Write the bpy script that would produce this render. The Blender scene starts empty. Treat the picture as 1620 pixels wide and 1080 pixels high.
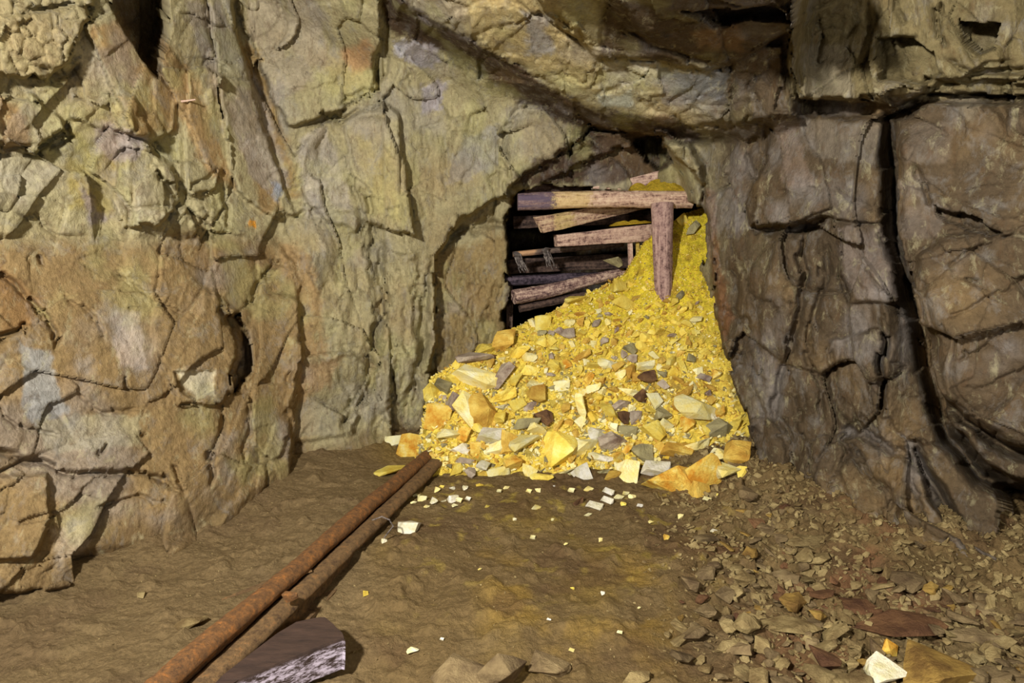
import bpy, bmesh, math, random
import numpy as np
from mathutils import Vector, Matrix, noise as mnoise
random.seed(7)
SC = bpy.context.scene
COL = SC.collection

# ------------------------------------------------------------------ camera, world, lamps, exposure
CAM = np.array([0.0, 0.0, 1.5]); PITCH = math.radians(9.5); FPX = 1080.0
cd = bpy.data.cameras.new('camera'); cam = bpy.data.objects.new('camera', cd); COL.objects.link(cam)
cam.location = CAM; cam.rotation_euler = (math.pi/2 - PITCH, 0, 0)
cd.sensor_width = 36; cd.lens = 24; cd.clip_start = 0.05; cd.clip_end = 60
SC.camera = cam
w = bpy.data.worlds.new('cave_dark'); SC.world = w; w.use_nodes = True
w.node_tree.nodes['Background'].inputs[0].default_value = (1.0, 0.93, 0.86, 1)
w.node_tree.nodes['Background'].inputs[1].default_value = 0.15

def lamp(name, loc, target, power, size, col):
    l = bpy.data.lights.new(name, 'AREA'); l.energy = power; l.size = size; l.color = col; l.shape = 'DISK'
    o = bpy.data.objects.new(name, l); COL.objects.link(o); o.location = loc
    d = Vector(target) - Vector(loc); o.rotation_euler = d.to_track_quat('-Z', 'Y').to_euler()
    return o
lamp('photo_lamp', (-1.15, -0.1, 2.4), (0.2, 4.5, 1.0), 240, 0.18, (1.0, 0.965, 0.90))
lamp('photo_lamp', (1.1, -0.2, 1.7), (0.8, 4.2, 1.0), 26, 0.30, (1.0, 0.94, 0.86))
SC.view_settings.view_transform = 'Standard'; SC.view_settings.look = 'None'
SC.view_settings.exposure = 0.12; SC.view_settings.gamma = 1.0; SC.view_settings.use_curve_mapping = False

# ------------------------------------------------------------------ maths helpers
CP, SP = math.cos(PITCH), math.sin(PITCH)
def ray(px, py):
    a = (px-810)/FPX; v = (540-py)/FPX
    return np.array([a, CP+v*SP, -SP+v*CP])
def at(px, py, Y=None, Z=None, dz=0.0):
    r = ray(px, py)
    t = Y/r[1] if Y is not None else (Z-CAM[2])/r[2]
    p = CAM + r*t; p[2] += dz
    return Vector(p)
def proj(P):
    x, y, z = P[..., 0], P[..., 1], P[..., 2]-CAM[2]
    d = np.maximum(y*CP - z*SP, 0.05); h = y*SP + z*CP
    return 810+FPX*x/d, 540-FPX*h/d
def lin(c):
    return [((v/255)/12.92 if v <= 10 else (((v/255)+.055)/1.055)**2.4) for v in c]

def _h(ix, iy, iz, s):
    n = (ix.astype(np.int64)*73856093) ^ (iy.astype(np.int64)*19349663) ^ (iz.astype(np.int64)*83492791) ^ (s*2654435761)
    n = n & 0xffffffff
    n = ((n ^ (n >> 16))*0x45d9f3b) & 0xffffffff
    n = ((n ^ (n >> 16))*0x45d9f3b) & 0xffffffff
    n = n ^ (n >> 16)
    return (n & 0xffffff).astype(np.float32)/np.float32(0xffffff)
def vnoise(P, s=0):
    i = np.floor(P).astype(np.int64); f = (P-i).astype(np.float32); f = f*f*(3-2*f)
    out = 0
    for dx in (0, 1):
        wx = f[:, 0] if dx else 1-f[:, 0]
        for dy in (0, 1):
            wy = f[:, 1] if dy else 1-f[:, 1]
            for dz in (0, 1):
                wz = f[:, 2] if dz else 1-f[:, 2]
                out = out + wx*wy*wz*_h(i[:, 0]+dx, i[:, 1]+dy, i[:, 2]+dz, s)
    return out*2-1
def fbm(P, o=4, s=0, g=0.5):
    a = 1.0; t = 0; n = 0
    for k in range(o):
        t = t + a*vnoise(P*(2.03**k)+k*17.3, s+k); n += a; a *= g
    return t/n
def ridged(P, o=4, s=0):
    a = 1.0; t = 0; n = 0
    for k in range(o):
        t = t + a*(1-np.abs(vnoise(P*(2.1**k)+k*9.1, s+k))*2); n += a; a *= .5
    return t/n
def facets(P, s=0, tilt=1.0):
    """angular rock: every cell of a jittered lattice is a tilted plane. returns value, edge distance, cell random"""
    i = np.floor(P).astype(np.int64)
    N = len(P); d1 = np.full(N, 9., np.float32); d2 = d1.copy(); val = np.zeros(N, np.float32); cr = val.copy()
    for dx in (-1, 0, 1):
        for dy in (-1, 0, 1):
            for dz in (-1, 0, 1):
                a, b, c = i[:, 0]+dx, i[:, 1]+dy, i[:, 2]+dz
                r0 = _h(a, b, c, s)
                ox = P[:, 0]-(a+_h(a, b, c, s+1)); oy = P[:, 1]-(b+_h(a, b, c, s+2)); oz = P[:, 2]-(c+_h(a, b, c, s+3))
                d = np.sqrt(ox*ox+oy*oy+oz*oz).astype(np.float32)
                r4 = _h(a, b, c, s+4)*2-1; r5 = _h(a, b, c, s+5)*2-1
                v = (r0*2-1)*.6 + tilt*(ox*r4 + oz*r5)
                m = d < d1
                d2 = np.where(m, d1, np.minimum(d2, d))
                val = np.where(m, v, val); cr = np.where(m, r0, cr); d1 = np.where(m, d, d1)
    return val, d2-d1, cr
def polysd(x, y, poly):
    """signed distance to polygon, positive inside"""
    d = np.full(x.shape, 1e9, np.float32); ins = np.zeros(x.shape, bool)
    n = len(poly)
    for k in range(n):
        x1, y1 = poly[k]; x2, y2 = poly[(k+1) % n]
        ex, ey = x2-x1, y2-y1
        t = np.clip(((x-x1)*ex+(y-y1)*ey)/(ex*ex+ey*ey+1e-9), 0, 1)
        d = np.minimum(d, (x-x1-t*ex)**2+(y-y1-t*ey)**2)
        if y1 != y2:
            c = ((y1 > y) != (y2 > y)) & (x < (x2-x1)*(y-y1)/(y2-y1)+x1)
            ins ^= c
    d = np.sqrt(d)
    return np.where(ins, d, -d)
def linesd(x, y, pts):
    d = np.full(x.shape, 1e9, np.float32); al = np.zeros(x.shape, np.float32); sg = al.copy()
    L = [0]
    for k in range(len(pts)-1): L.append(L[-1]+math.dist(pts[k], pts[k+1]))
    for k in range(len(pts)-1):
        x1, y1 = pts[k]; x2, y2 = pts[k+1]; ex, ey = x2-x1, y2-y1
        t = np.clip(((x-x1)*ex+(y-y1)*ey)/(ex*ex+ey*ey+1e-9), 0, 1)
        q = np.hypot(x-x1-t*ex, y-y1-t*ey); m = q < d
        al = np.where(m, (L[k]+t*(L[k+1]-L[k]))/L[-1], al)
        sg = np.where(m, np.sign((x-x1)*ey-(y-y1)*ex), sg)
        d = np.where(m, q, d)
    return d, al, sg
def sstep(a, b, x):
    t = np.clip((x-a)/(b-a), 0, 1); return t*t*(3-2*t)
def near(x, y, pts, m):
    xs = [p[0] for p in pts]; ys = [p[1] for p in pts]
    return np.nonzero((x > min(xs)-m) & (x < max(xs)+m) & (y > min(ys)-m) & (y < max(ys)+m))[0]

# ------------------------------------------------------------------ object helpers
def link(name, me, mat=None, parent=None):
    o = bpy.data.objects.new(name, me); COL.objects.link(o)
    if mat is not None and not me.materials: me.materials.append(mat)
    if parent is not None: o.parent = parent
    return o
def tag(o, label=None, cat=None, group=None, kind=None):
    if label: o['label'] = label
    if cat: o['category'] = cat
    if group: o['group'] = group
    if kind: o['kind'] = kind
    return o
def np_mesh(name, V, F, colors=None, smooth=True):
    me = bpy.data.meshes.new(name)
    me.vertices.add(len(V)); me.vertices.foreach_set('co', np.ascontiguousarray(V, np.float32).ravel())
    k = F.shape[1]
    me.loops.add(len(F)*k); me.loops.foreach_set('vertex_index', np.ascontiguousarray(F, np.int32).ravel())
    me.polygons.add(len(F)); me.polygons.foreach_set('loop_start', np.arange(0, len(F)*k, k, dtype=np.int32))
    try: me.polygons.foreach_set('loop_total', np.full(len(F), k, np.int32))
    except Exception: pass
    me.update(calc_edges=True)
    me.polygons.foreach_set('use_smooth', np.full(len(F), smooth))
    if colors is not None:
        a = me.color_attributes.new('vert_tint', 'FLOAT_COLOR', 'POINT')
        c = np.ones((len(V), 4), np.float32); c[:, :3] = colors
        a.data.foreach_set('color', c.ravel())
    me.update(); return me

# ------------------------------------------------------------------ materials
def newmat(name):
    m = bpy.data.materials.new(name); m.use_nodes = True
    nt = m.node_tree; b = nt.nodes['Principled BSDF']
    return m, nt, b
def N(nt, t, **kw):
    n = nt.nodes.new(t)
    for k, v in kw.items():
        if k.startswith('i_'):
            key = k[2:]; key = int(key) if key.isdigit() else key
            n.inputs[key].default_value = v
        else: setattr(n, k, v)
    return n
def rock_mat(name, bump=0.55, rough=0.85, scale=1.0, spec=0.12, mott=0.25, veins=False):
    m, nt, b = newmat(name); L = nt.links
    at_ = N(nt, 'ShaderNodeAttribute', attribute_name='vert_tint')
    tc = N(nt, 'ShaderNodeNewGeometry')
    n1 = N(nt, 'ShaderNodeTexNoise'); n1.inputs['Scale'].default_value = 38*scale; n1.inputs['Detail'].default_value = 8; n1.inputs['Roughness'].default_value = .68
    n2 = N(nt, 'ShaderNodeTexNoise'); n2.inputs['Scale'].default_value = 11*scale; n2.inputs['Detail'].default_value = 6; n2.inputs['Distortion'].default_value = .6
    n3 = N(nt, 'ShaderNodeTexVoronoi', feature='DISTANCE_TO_EDGE'); n3.inputs['Scale'].default_value = 16*scale
    mp = N(nt, 'ShaderNodeMapping'); mp.inputs['Rotation'].default_value = (0, .5, 0); mp.inputs['Scale'].default_value = (1, 1, .35)
    for n in (n1, n2): L.new(tc.outputs['Position'], n.inputs['Vector'])
    L.new(tc.outputs['Position'], mp.inputs['Vector'])
    mixw = N(nt, 'ShaderNodeMixRGB', blend_type='ADD'); mixw.inputs[0].default_value = .12
    L.new(mp.outputs[0], mixw.inputs[1]); L.new(n2.outputs['Color'], mixw.inputs[2]); L.new(mixw.outputs[0], n3.inputs['Vector'])
    r1 = N(nt, 'ShaderNodeMapRange'); r1.inputs['From Min'].default_value = .3; r1.inputs['From Max'].default_value = .7
    r1.inputs['To Min'].default_value = 1-mott; r1.inputs['To Max'].default_value = 1+mott; L.new(n1.outputs['Fac'], r1.inputs['Value'])
    mul = N(nt, 'ShaderNodeVectorMath', operation='SCALE'); L.new(at_.outputs['Color'], mul.inputs[0]); L.new(r1.outputs[0], mul.inputs['Scale'])
    src = mul.outputs[0]
    if veins:
        for (sc_, seed, c_, am, lo_, hi_, st_) in ((7, 1.3, (142, 139, 134), .42, .52, .66, (1.6, 1, .8)), (12, 7.7, (190, 182, 142), .45, .55, .68, (2.2, 1, .8)), (10, 3.1, (96, 72, 48), .55, .54, .68, (2.6, 1, .9)), (30, 5.5, (60, 48, 36), .5, .58, .68, (1.5, 1, .7))):
            mq = N(nt, 'ShaderNodeMapping'); mq.inputs['Location'].default_value = (seed, seed*2, 0); mq.inputs['Rotation'].default_value = (0, -.4, 0); mq.inputs['Scale'].default_value = st_
            L.new(tc.outputs['Position'], mq.inputs['Vector'])
            nq = N(nt, 'ShaderNodeTexNoise'); nq.inputs['Scale'].default_value = sc_; nq.inputs['Detail'].default_value = 9; nq.inputs['Roughness'].default_value = .72; nq.inputs['Distortion'].default_value = .4
            L.new(mq.outputs[0], nq.inputs['Vector'])
            mr = N(nt, 'ShaderNodeMapRange'); mr.inputs['From Min'].default_value = lo_; mr.inputs['From Max'].default_value = hi_; mr.inputs['To Max'].default_value = am; L.new(nq.outputs['Fac'], mr.inputs['Value'])
            mx = N(nt, 'ShaderNodeMixRGB'); mx.inputs[2].default_value = (*lin(c_), 1); L.new(mr.outputs[0], mx.inputs[0]); L.new(src, mx.inputs[1]); src = mx.outputs[0]
    hs = N(nt, 'ShaderNodeMixRGB', blend_type='OVERLAY'); hs.inputs[0].default_value = .12
    L.new(src, hs.inputs[1]); L.new(n2.outputs['Fac'], hs.inputs[2])
    L.new(hs.outputs[0], b.inputs['Base Color'])
    b.inputs['Roughness'].default_value = rough; b.inputs['Specular IOR Level'].default_value = spec
    ed = N(nt, 'ShaderNodeMapRange'); ed.inputs['From Max'].default_value = .06; L.new(n3.outputs['Distance'], ed.inputs['Value'])
    n4 = N(nt, 'ShaderNodeTexNoise'); n4.inputs['Scale'].default_value = 9*scale; n4.inputs['Detail'].default_value = 9; n4.inputs['Roughness'].default_value = .72; n4.inputs['Distortion'].default_value = .3
    mp2 = N(nt, 'ShaderNodeMapping'); mp2.inputs['Rotation'].default_value = (0, -.35, 0); mp2.inputs['Scale'].default_value = (5, 3, 1.1); L.new(tc.outputs['Position'], mp2.inputs['Vector']); L.new(mp2.outputs[0], n4.inputs['Vector'])
    ad = N(nt, 'ShaderNodeMath', operation='MULTIPLY_ADD'); ad.inputs[1].default_value = .7; L.new(n4.outputs['Fac'], ad.inputs[0]); L.new(n1.outputs['Fac'], ad.inputs[2])
    bp = N(nt, 'ShaderNodeBump'); bp.inputs['Strength'].default_value = bump; bp.inputs['Distance'].default_value = .02
    L.new(ad.outputs[0], bp.inputs['Height']); L.new(bp.outputs[0], b.inputs['Normal'])
    return m
MROCK = rock_mat('cave_rock', bump=.7, veins=True); MFLOOR = rock_mat('damp_earth', bump=.8, rough=.8, scale=1.6, mott=.3)
MHEAP = rock_mat('sulphur_fines', bump=.6, rough=.8, scale=2.2, mott=.35)
def stone_mat(name, c1, c2, c3=None, scale=9, rough=.7, bump=.5, stain=.5):
    m, nt, b = newmat(name); L = nt.links
    tc = N(nt, 'ShaderNodeTexCoord'); oi = N(nt, 'ShaderNodeObjectInfo')
    off = N(nt, 'ShaderNodeVectorMath', operation='ADD'); L.new(tc.outputs['Object'], off.inputs[0])
    sc_ = N(nt, 'ShaderNodeVectorMath', operation='SCALE'); sc_.inputs['Scale'].default_value = 1.0
    geo = N(nt, 'ShaderNodeNewGeometry'); L.new(geo.outputs['Position'], off.inputs[0])
    n1 = N(nt, 'ShaderNodeTexNoise'); n1.inputs['Scale'].default_value = scale; n1.inputs['Detail'].default_value = 6; n1.inputs['Roughness'].default_value = .65
    L.new(off.outputs[0], n1.inputs['Vector'])
    cr = N(nt, 'ShaderNodeValToRGB'); e = cr.color_ramp.elements
    e[0].position = .36; e[0].color = (*lin(c2), 1); e[1].position = .56; e[1].color = (*lin(c1), 1)
    if c3: x = e.new(.72); x.color = (*lin(c3), 1)
    L.new(n1.outputs['Fac'], cr.inputs[0])
    rr = N(nt, 'ShaderNodeMapRange'); rr.inputs['To Min'].default_value = .78; rr.inputs['To Max'].default_value = 1.18; L.new(oi.outputs['Random'], rr.inputs['Value'])
    mu = N(nt, 'ShaderNodeVectorMath', operation='SCALE'); L.new(cr.outputs[0], mu.inputs[0]); L.new(rr.outputs[0], mu.inputs['Scale'])
    L.new(mu.outputs[0], b.inputs['Base Color']); b.inputs['Roughness'].default_value = rough; b.inputs['Specular IOR Level'].default_value = .2
    n2 = N(nt, 'ShaderNodeTexNoise'); n2.inputs['Scale'].default_value = 70; n2.inputs['Detail'].default_value = 6; n2.inputs['Roughness'].default_value = .7
    L.new(off.outputs[0], n2.inputs['Vector'])
    bp = N(nt, 'ShaderNodeBump'); bp.inputs['Strength'].default_value = bump+.25; bp.inputs['Distance'].default_value = .018
    L.new(n2.outputs['Fac'], bp.inputs['Height']); L.new(bp.outputs[0], b.inputs['Normal'])
    return m
SM = dict(
    pale=stone_mat('pale_sulphur_rock', (255, 246, 186), (250, 228, 130), (255, 252, 220)),
    yellow=stone_mat('yellow_sulphur_rock', (250, 226, 108), (232, 196, 70), (255, 244, 160)),
    ochre=stone_mat('ochre_rock', (222, 184, 84), (184, 136, 54), (240, 214, 116)),
    mustard=stone_mat('mustard_slate', (168, 136, 70), (116, 88, 46), (190, 160, 90), rough=.8),
    orange=stone_mat('orange_stained_rock', (250, 214, 100), (220, 152, 48), (255, 244, 170), scale=13),
    grey=stone_mat('grey_rock', (172, 162, 118), (136, 126, 94), (190, 180, 130)),
    lilac=stone_mat('lilac_grey_rock', (196, 180, 158), (140, 118, 104), (220, 205, 170)),
    white=stone_mat('white_rock', (246, 240, 222), (214, 204, 150), (255, 252, 244)),
    brown=stone_mat('brown_rock', (120, 88, 60), (66, 44, 34), (150, 116, 70)),
    gravel=stone_mat('olive_gravel', (156, 136, 92), (108, 88, 56), (184, 164, 116), rough=.75),
    slate=stone_mat('brown_slate', (136, 116, 82), (92, 74, 52), (162, 142, 102), rough=.75),
    rust=stone_mat('reddish_slate', (128, 92, 62), (92, 62, 44), (150, 116, 80), rough=.8),
)

# ------------------------------------------------------------------ the rock shell
PLAN = [(-2.75, 1.15), (-2.55, 1.9), (-2.2, 2.75), (-1.95, 3.25), (-1.72, 3.75), (-1.52, 4.35), (-1.2, 4.55), (-.94, 4.68), (-.53, 4.85),
        (.4, 4.9), (1.2, 4.75), (1.33, 4.3), (1.5, 3.75), (1.72, 3.25), (2.0, 2.95), (2.4, 2.72), (2.8, 2.2), (3.0, 1.2)]
CC = np.array([0.0, 0.4, 1.45])
CEIL_S = .50   # the roof climbs towards the chamber
def plan_t(u):
    t = np.full(u.shape, 9.0)
    for k in range(len(PLAN)-1):
        (x1, y1), (x2, y2) = PLAN[k], PLAN[k+1]; y1 -= CC[1]; y2 -= CC[1]
        # u*t = x1+s*ex ; t = y1+s*ey
        ex, ey = x2-x1, y2-y1
        s = (u*y1-x1)/(ex-u*ey+1e-9); m = (s >= -1e-6) & (s <= 1+1e-6); tt = y1+s*ey
        t = np.where(m & (tt > 0), np.minimum(t, tt), t)
    return t

# traced relief.  R: polygon, height towards the room (m), tilt per 100 px in x and y, edge width px
R = []; K = []
def reg(p, h, gx=0, gy=0, w=6, jag=1.0): R.append((p, h, gx, gy, w, jag))
def crk(p, d=.05, w=4, step=0, L=40, jag=1.0): K.append((p, d, w, step, L, jag))

OPEN = [(803, 306), (770, 322), (735, 345), (705, 380), (687, 402), (690, 470), (688, 540), (678, 600), (672, 800), (1215, 800), (1176, 640), (1150, 570),
        (1134, 480), (1124, 380), (1116, 310), (1100, 270), (1075, 256), (1052, 222), (1040, 215), (985, 208), (935, 195), (905, 232), (850, 268), (805, 292)]
VOID = [(802, 352), (812, 312), (850, 296), (950, 300), (1040, 312), (1112, 330), (1112, 400), (1060, 520), (800, 540), (796, 500), (808, 455), (800, 420)]
# ceiling and the long slab lip
reg([(598, -30), (625, 12), (670, 44), (742, 82), (785, 108), (836, 144), (905, 174), (970, 194), (1040, 204), (1105, 214), (1200, 204), (1262, 184), (1300, -400), (560, -400)], .50, 0, 0, 42, .35)
reg([(840, -20), (868, 30), (915, 62), (945, 92), (1040, 92), (1110, 112), (1155, 104), (1190, 80), (1260, 40), (1300, -120), (840, -120)], .36, 0, -.30, 8, .6)
reg([(1000, -300), (960, 0), (990, 40), (1040, 60), (1090, 40), (1150, 30), (1240, 36), (1262, -300)], .10, 0, 0, 14)
reg([(1085, 14), (1150, 8), (1235, 0), (1248, 34), (1200, 30), (1130, 40)], -.30, 0, 0, 8)
reg([(1160, 100), (1200, 74), (1232, 70), (1240, 130), (1222, 192), (1165, 200), (1150, 150)], .10, -.05, 0, 6)
reg([(955, 95), (1035, 95), (1050, 150), (1010, 160), (975, 140), (950, 150)], .04, .03, -.03, 5)
reg([(1090, 110), (1155, 110), (1155, 190), (1100, 180)], .05, .04, .0, 6)
reg([(700, 30), (800, 0), (860, 30), (950, 92), (955, 150), (905, 158), (860, 130), (790, 86)], .05, .02, -.04, 10)
crk([(645, 20), (740, 66), (800, 100), (860, 130), (920, 160)], .05, 4)
crk([(985, 48), (1040, 76), (1100, 100), (1150, 108)], .07, 5)
crk([(930, 155), (960, 140), (985, 136), (1020, 165), (1060, 178)], .04, 3)
crk([(1055, 180), (1080, 198), (1140, 202), (1215, 192)], .09, 5)
crk([(870, 20), (900, 45), (945, 90)], .04, 3)
crk([(870, 50), (925, 68), (990, 84)], .03, 3)
crk([(1085, 160), (1110, 172)], .04, 3)
# opening
reg(OPEN, -.34, 0, 0, 7, 1.1)
reg(VOID, -3.6, 0, 0, 8, 1.0)
reg([(1000, 222), (1045, 216), (1062, 262), (1040, 268), (1010, 240)], -.6, 0, 0, 8)
reg([(805, 292), (850, 268), (905, 232), (935, 205), (985, 212), (1000, 230), (930, 250), (880, 285), (830, 300)], .22, 0, -.2, 6, 1.3)
reg([(806, 195), (830, 165), (880, 168), (925, 196), (900, 232), (850, 264), (806, 290)], .07, .02, -.03, 6)
reg([(1048, 222), (1090, 226), (1112, 262), (1112, 330), (1092, 320), (1080, 270), (1062, 252)], .34, .1, 0, 18, .5)
crk([(840, 285), (900, 245), (960, 222), (1000, 225)], .06, 4)
crk([(880, 292), (930, 268), (985, 252)], .05, 4)
crk([(700, 375), (740, 362), (800, 352)], .10, 6)
crk([(730, 420), (725, 500), (722, 560)], .04, 3); crk([(752, 430), (745, 500), (735, 560)], .05, 4); crk([(790, 440), (775, 490), (768, 550)], .05, 4)
reg([(690, 400), (740, 372), (800, 360), (806, 440), (795, 520), (740, 590), (690, 600)], .06, .02, .03, 6)
# left edge fins of the opening
crk([(682, 402), (676, 470), (674, 530), (664, 600)], .09, 6, .03); crk([(664, 470), (668, 540), (656, 590), (660, 640)], .10, 6, .02)
crk([(690, 402), (706, 384), (730, 360), (770, 330)], .03, 3)
crk([(600, 380), (612, 440), (606, 500), (590, 545), (585, 600), (568, 650)], .12, 8, .03)
crk([(575, 300), (582, 350), (590, 395)], .10, 5); crk([(540, 590), (560, 640), (545, 690)], .06, 5)
crk([(640, 480), (648, 530), (640, 560)], .04, 4); crk([(640, 590), (630, 620), (610, 640)], .04, 3)
reg([(470, 560), (560, 560), (600, 590), (575, 650), (560, 690), (470, 700), (455, 640)], .06, -.03, -.03, 8)
reg([(480, 350), (560, 330), (590, 470), (585, 560), (520, 570), (500, 470)], .05, .03, 0, 10)
reg([(612, 400), (660, 400), (662, 600), (600, 660), (590, 600), (610, 540)], .06, .03, 0, 8)
# upper left: dark hollow, slabs
reg([(140, -300), (262, -300), (262, 60), (250, 118), (226, 96), (205, 56), (180, 14)], -1.1, 0, 0, 6)
reg([(-700, -300), (140, -300), (138, 30), (118, 62), (104, 95), (60, 118), (-700, 122)], .16, .03, .04, 8, 2)
reg([(135, 40), (180, 16), (205, 58), (226, 96), (248, 116), (280, 160), (276, 206), (240, 226), (212, 214), (180, 150)], .10, -.10, .04, 5, .5)
reg([(262, -300), (300, -300), (330, 60), (352, 130), (372, 210), (372, 300), (350, 330), (330, 260), (290, 180), (256, 110)], .07, -.12, -.02, 6, .6)
reg([(300, -300), (352, -300), (372, 50), (412, 170), (450, 300), (468, 340), (440, 350), (372, 300), (345, 130)], .14, -.10, 0, 6, .5)
reg([(356, -40), (384, 40), (404, 80), (440, 190), (474, 290), (484, 318), (458, 318), (418, 210), (388, 110)], -.07, .10, 0, 6, .5)
reg([(386, -300), (598, -300), (606, 40), (592, 90), (594, 140), (560, 160), (520, 178), (460, 200), (430, 160), (400, 70)], .15, .06, .05, 7)
reg([(596, -300), (625, -300), (618, 60), (606, 120), (600, 130)], -.10, 0, 0, 6)
reg([(540, 190), (600, 160), (628, 178), (640, 260), (652, 352), (656, 372), (622, 366), (576, 350), (560, 290)], .17, .09, .05, 5, .6)
reg([(470, 200), (540, 188), (560, 300), (572, 352), (560, 370), (490, 330), (474, 270)], .06, .04, 0, 8)
crk([(510, 192), (545, 184), (590, 174), (610, 150)], .10, 5); crk([(528, 160), (570, 150), (590, 135)], .07, 4)
crk([(592, 80), (590, 130), (584, 150)], .06, 4)
crk([(498, 250), (505, 220), (515, 205)], .04, 3); crk([(432, 345), (470, 342), (486, 330)], .06, 4)
# joints of the flat wall under the slab
crk([(636, 60), (645, 120), (658, 180), (672, 230), (668, 275)], .03, 3, .012); crk([(650, 230), (672, 236)], .03, 3)
crk([(700, 210), (704, 250), (706, 292)], .035, 3, .015); crk([(672, 208), (705, 190)], .03, 3)
crk([(796, 190), (800, 250), (803, 308)], .05, 4, .03); crk([(712, 135), (712, 190)], .02, 2.5, .012); crk([(705, 205), (740, 212), (768, 222)], .03, 3)
crk([(745, 200), (770, 175)], .03, 3); crk([(660, 140), (672, 132)], .03, 3); crk([(795, 212), (820, 180), (828, 165)], .06, 4)
crk([(770, 290), (790, 272)], .03, 3); crk([(632, 125), (648, 118)], .02, 3)
# mid left: knobs and ledges
reg([(-700, 170), (50, 150), (95, 190), (105, 215), (60, 240), (-700, 236)], .12, 0, .05, 6, 1.5)
crk([(-20, 236), (60, 242), (104, 216), (112, 190)], .10, 5)
reg([(110, 150), (200, 150), (240, 225), (160, 205), (110, 180)], .07, 0, .04, 6, 1.6)
crk([(150, 198), (200, 218), (246, 226), (262, 250)], .06, 4)
reg([(186, 250), (236, 234), (270, 262), (282, 316), (250, 360), (196, 356), (178, 310)], .12, .02, .02, 6, 1.0)
reg([(240, 262), (300, 252), (345, 262), (340, 300), (310, 310), (280, 300)], .08, .02, .03, 5)
crk([(246, 268), (272, 306), (280, 330), (262, 348)], .06, 4); crk([(300, 300), (345, 270), (352, 258)], .05, 4)
crk([(352, 290), (362, 330), (355, 366)], .06, 4); crk([(30, 330), (90, 370), (130, 380)], .03, 3)
# lower left mass
reg([(-700, 376), (150, 372), (300, 384), (430, 376), (468, 420), (478, 540), (462, 720), (452, 900), (-700, 1000)], .13, .02, .06, 12, .7)
reg([(300, 440), (372, 492), (388, 520), (384, 560), (370, 610), (350, 640), (280, 640), (240, 560), (250, 470)], .08, .05, .02, 7)
reg([(362, 498), (378, 496), (398, 540), (400, 590), (364, 624), (362, 596), (374, 550)], -.32, 0, 0, 5)
crk([(442, 402), (432, 428), (408, 448), (396, 478), (376, 494)], .07, 4); crk([(350, 630), (342, 690), (330, 770)], .08, 4)
crk([(352, 486), (362, 500), (366, 520)], .10, 5)
reg([(400, 470), (440, 460), (470, 480), (474, 560), (452, 712), (430, 730), (400, 700), (392, 620)], .06, .05, 0, 8)
crk([(466, 560), (462, 640), (450, 716)], .06, 5)
crk([(-30, 420), (30, 450), (58, 490), (90, 526), (84, 556)], .07, 4, .02); crk([(-30, 540), (20, 526), (40, 516)], .08, 4)
crk([(-30, 715), (60, 732), (110, 752), (180, 740), (245, 752), (290, 778)], .07, 5, .02)
crk([(395, 610), (390, 690), (382, 740)], .04, 3); crk([(270, 730), (290, 775)], .05, 4)
reg([(272, 588), (340, 586), (338, 618), (312, 636), (286, 620)], -.05, 0, -.05, 3, .3)
reg([(-700, 740), (70, 752), (84, 820), (50, 880), (-700, 900)], .08, .03, .03, 8)
crk([(60, 100), (95, 118), (120, 100)], .06, 5); crk([(155, 720), (165, 700)], .05, 3); crk([(218, 690), (224, 676)], .05, 3)
crk([(196, 598), (202, 620)], .05, 3); crk([(66, 400), (70, 424)], .05, 3)
# upper right blocks
reg([(1256, -300), (1640, -300), (2600, 150), (1462, 148), (1430, 164), (1268, 158), (1250, 110)], .26, 0, .06, 7, .8)
reg([(1390, 62), (1450, 56), (1484, 78), (1492, 116), (1455, 132), (1396, 120)], -.20, .05, .1, 7)
reg([(1522, 28), (1590, 34), (1576, 74), (1555, 82), (1530, 60)], -.30, 0, 0, 6)
reg([(1335, 60), (1352, 90), (1356, 155), (1462, 148), (1460, 130), (1395, 124), (1385, 60), (1362, 40)], .05, 0, .02, 5)
reg([(1272, 60), (1330, 40), (1350, 100), (1354, 154), (1270, 156)], .06, .02, .03, 5)
reg([(1460, 118), (1520, 130), (2600, 112), (2600, 150), (1470, 152)], -.14, 0, -.05, 8)
crk([(1484, 0), (1490, 50), (1500, 72)], .07, 4); crk([(1560, 140), (2600, 150)], .06, 4)
crk([(1460, 152), (1500, 128), (1560, 120), (1640, 112)], .10, 6)
# right middle panels
reg([(1224, 178), (1404, 184), (1406, 352), (1330, 348), (1300, 344), (1250, 356), (1186, 360), (1178, 330), (1216, 250)], .12, -.02, .03, 6, .7)
reg([(1224, 200), (1262, 186), (1300, 260), (1312, 330), (1250, 352), (1186, 356), (1200, 300)], .06, -.02, .03, 6)
reg([(1318, 352), (1410, 352), (1428, 470), (1420, 478), (1346, 478), (1330, 440)], .08, .02, .0, 6)
reg([(1262, 156), (1462, 160), (1404, 190), (1262, 184)], -.08, 0, 0, 6)
crk([(1406, 184), (1408, 300), (1412, 370), (1440, 450), (1462, 540), (1476, 620), (1500, 690), (1556, 752), (1640, 800)], .42, 13, 0, 40, .5)
crk([(1180, 362), (1240, 366), (1310, 350)], .10, 6)
crk([(1330, 356), (1330, 440), (1344, 480)], .09, 5); crk([(1310, 300), (1360, 320), (1400, 330)], .02, 4)
reg([(1418, 190), (1470, 164), (2600, 170), (2600, 770), (1640, 770), (1570, 736), (1500, 664), (1480, 600), (1466, 520), (1448, 440), (1424, 360)], .26, .04, 0, 8, .6)
reg([(1452, 404), (1490, 372), (1560, 364), (2600, 380), (2600, 700), (1600, 706), (1540, 668), (1496, 626), (1476, 560), (1462, 480)], .12, -.02, .04, 9, .6)
reg([(1478, 326), (1530, 336), (1590, 366), (1560, 372), (1500, 352)], -.16, 0, 0, 5)
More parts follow.
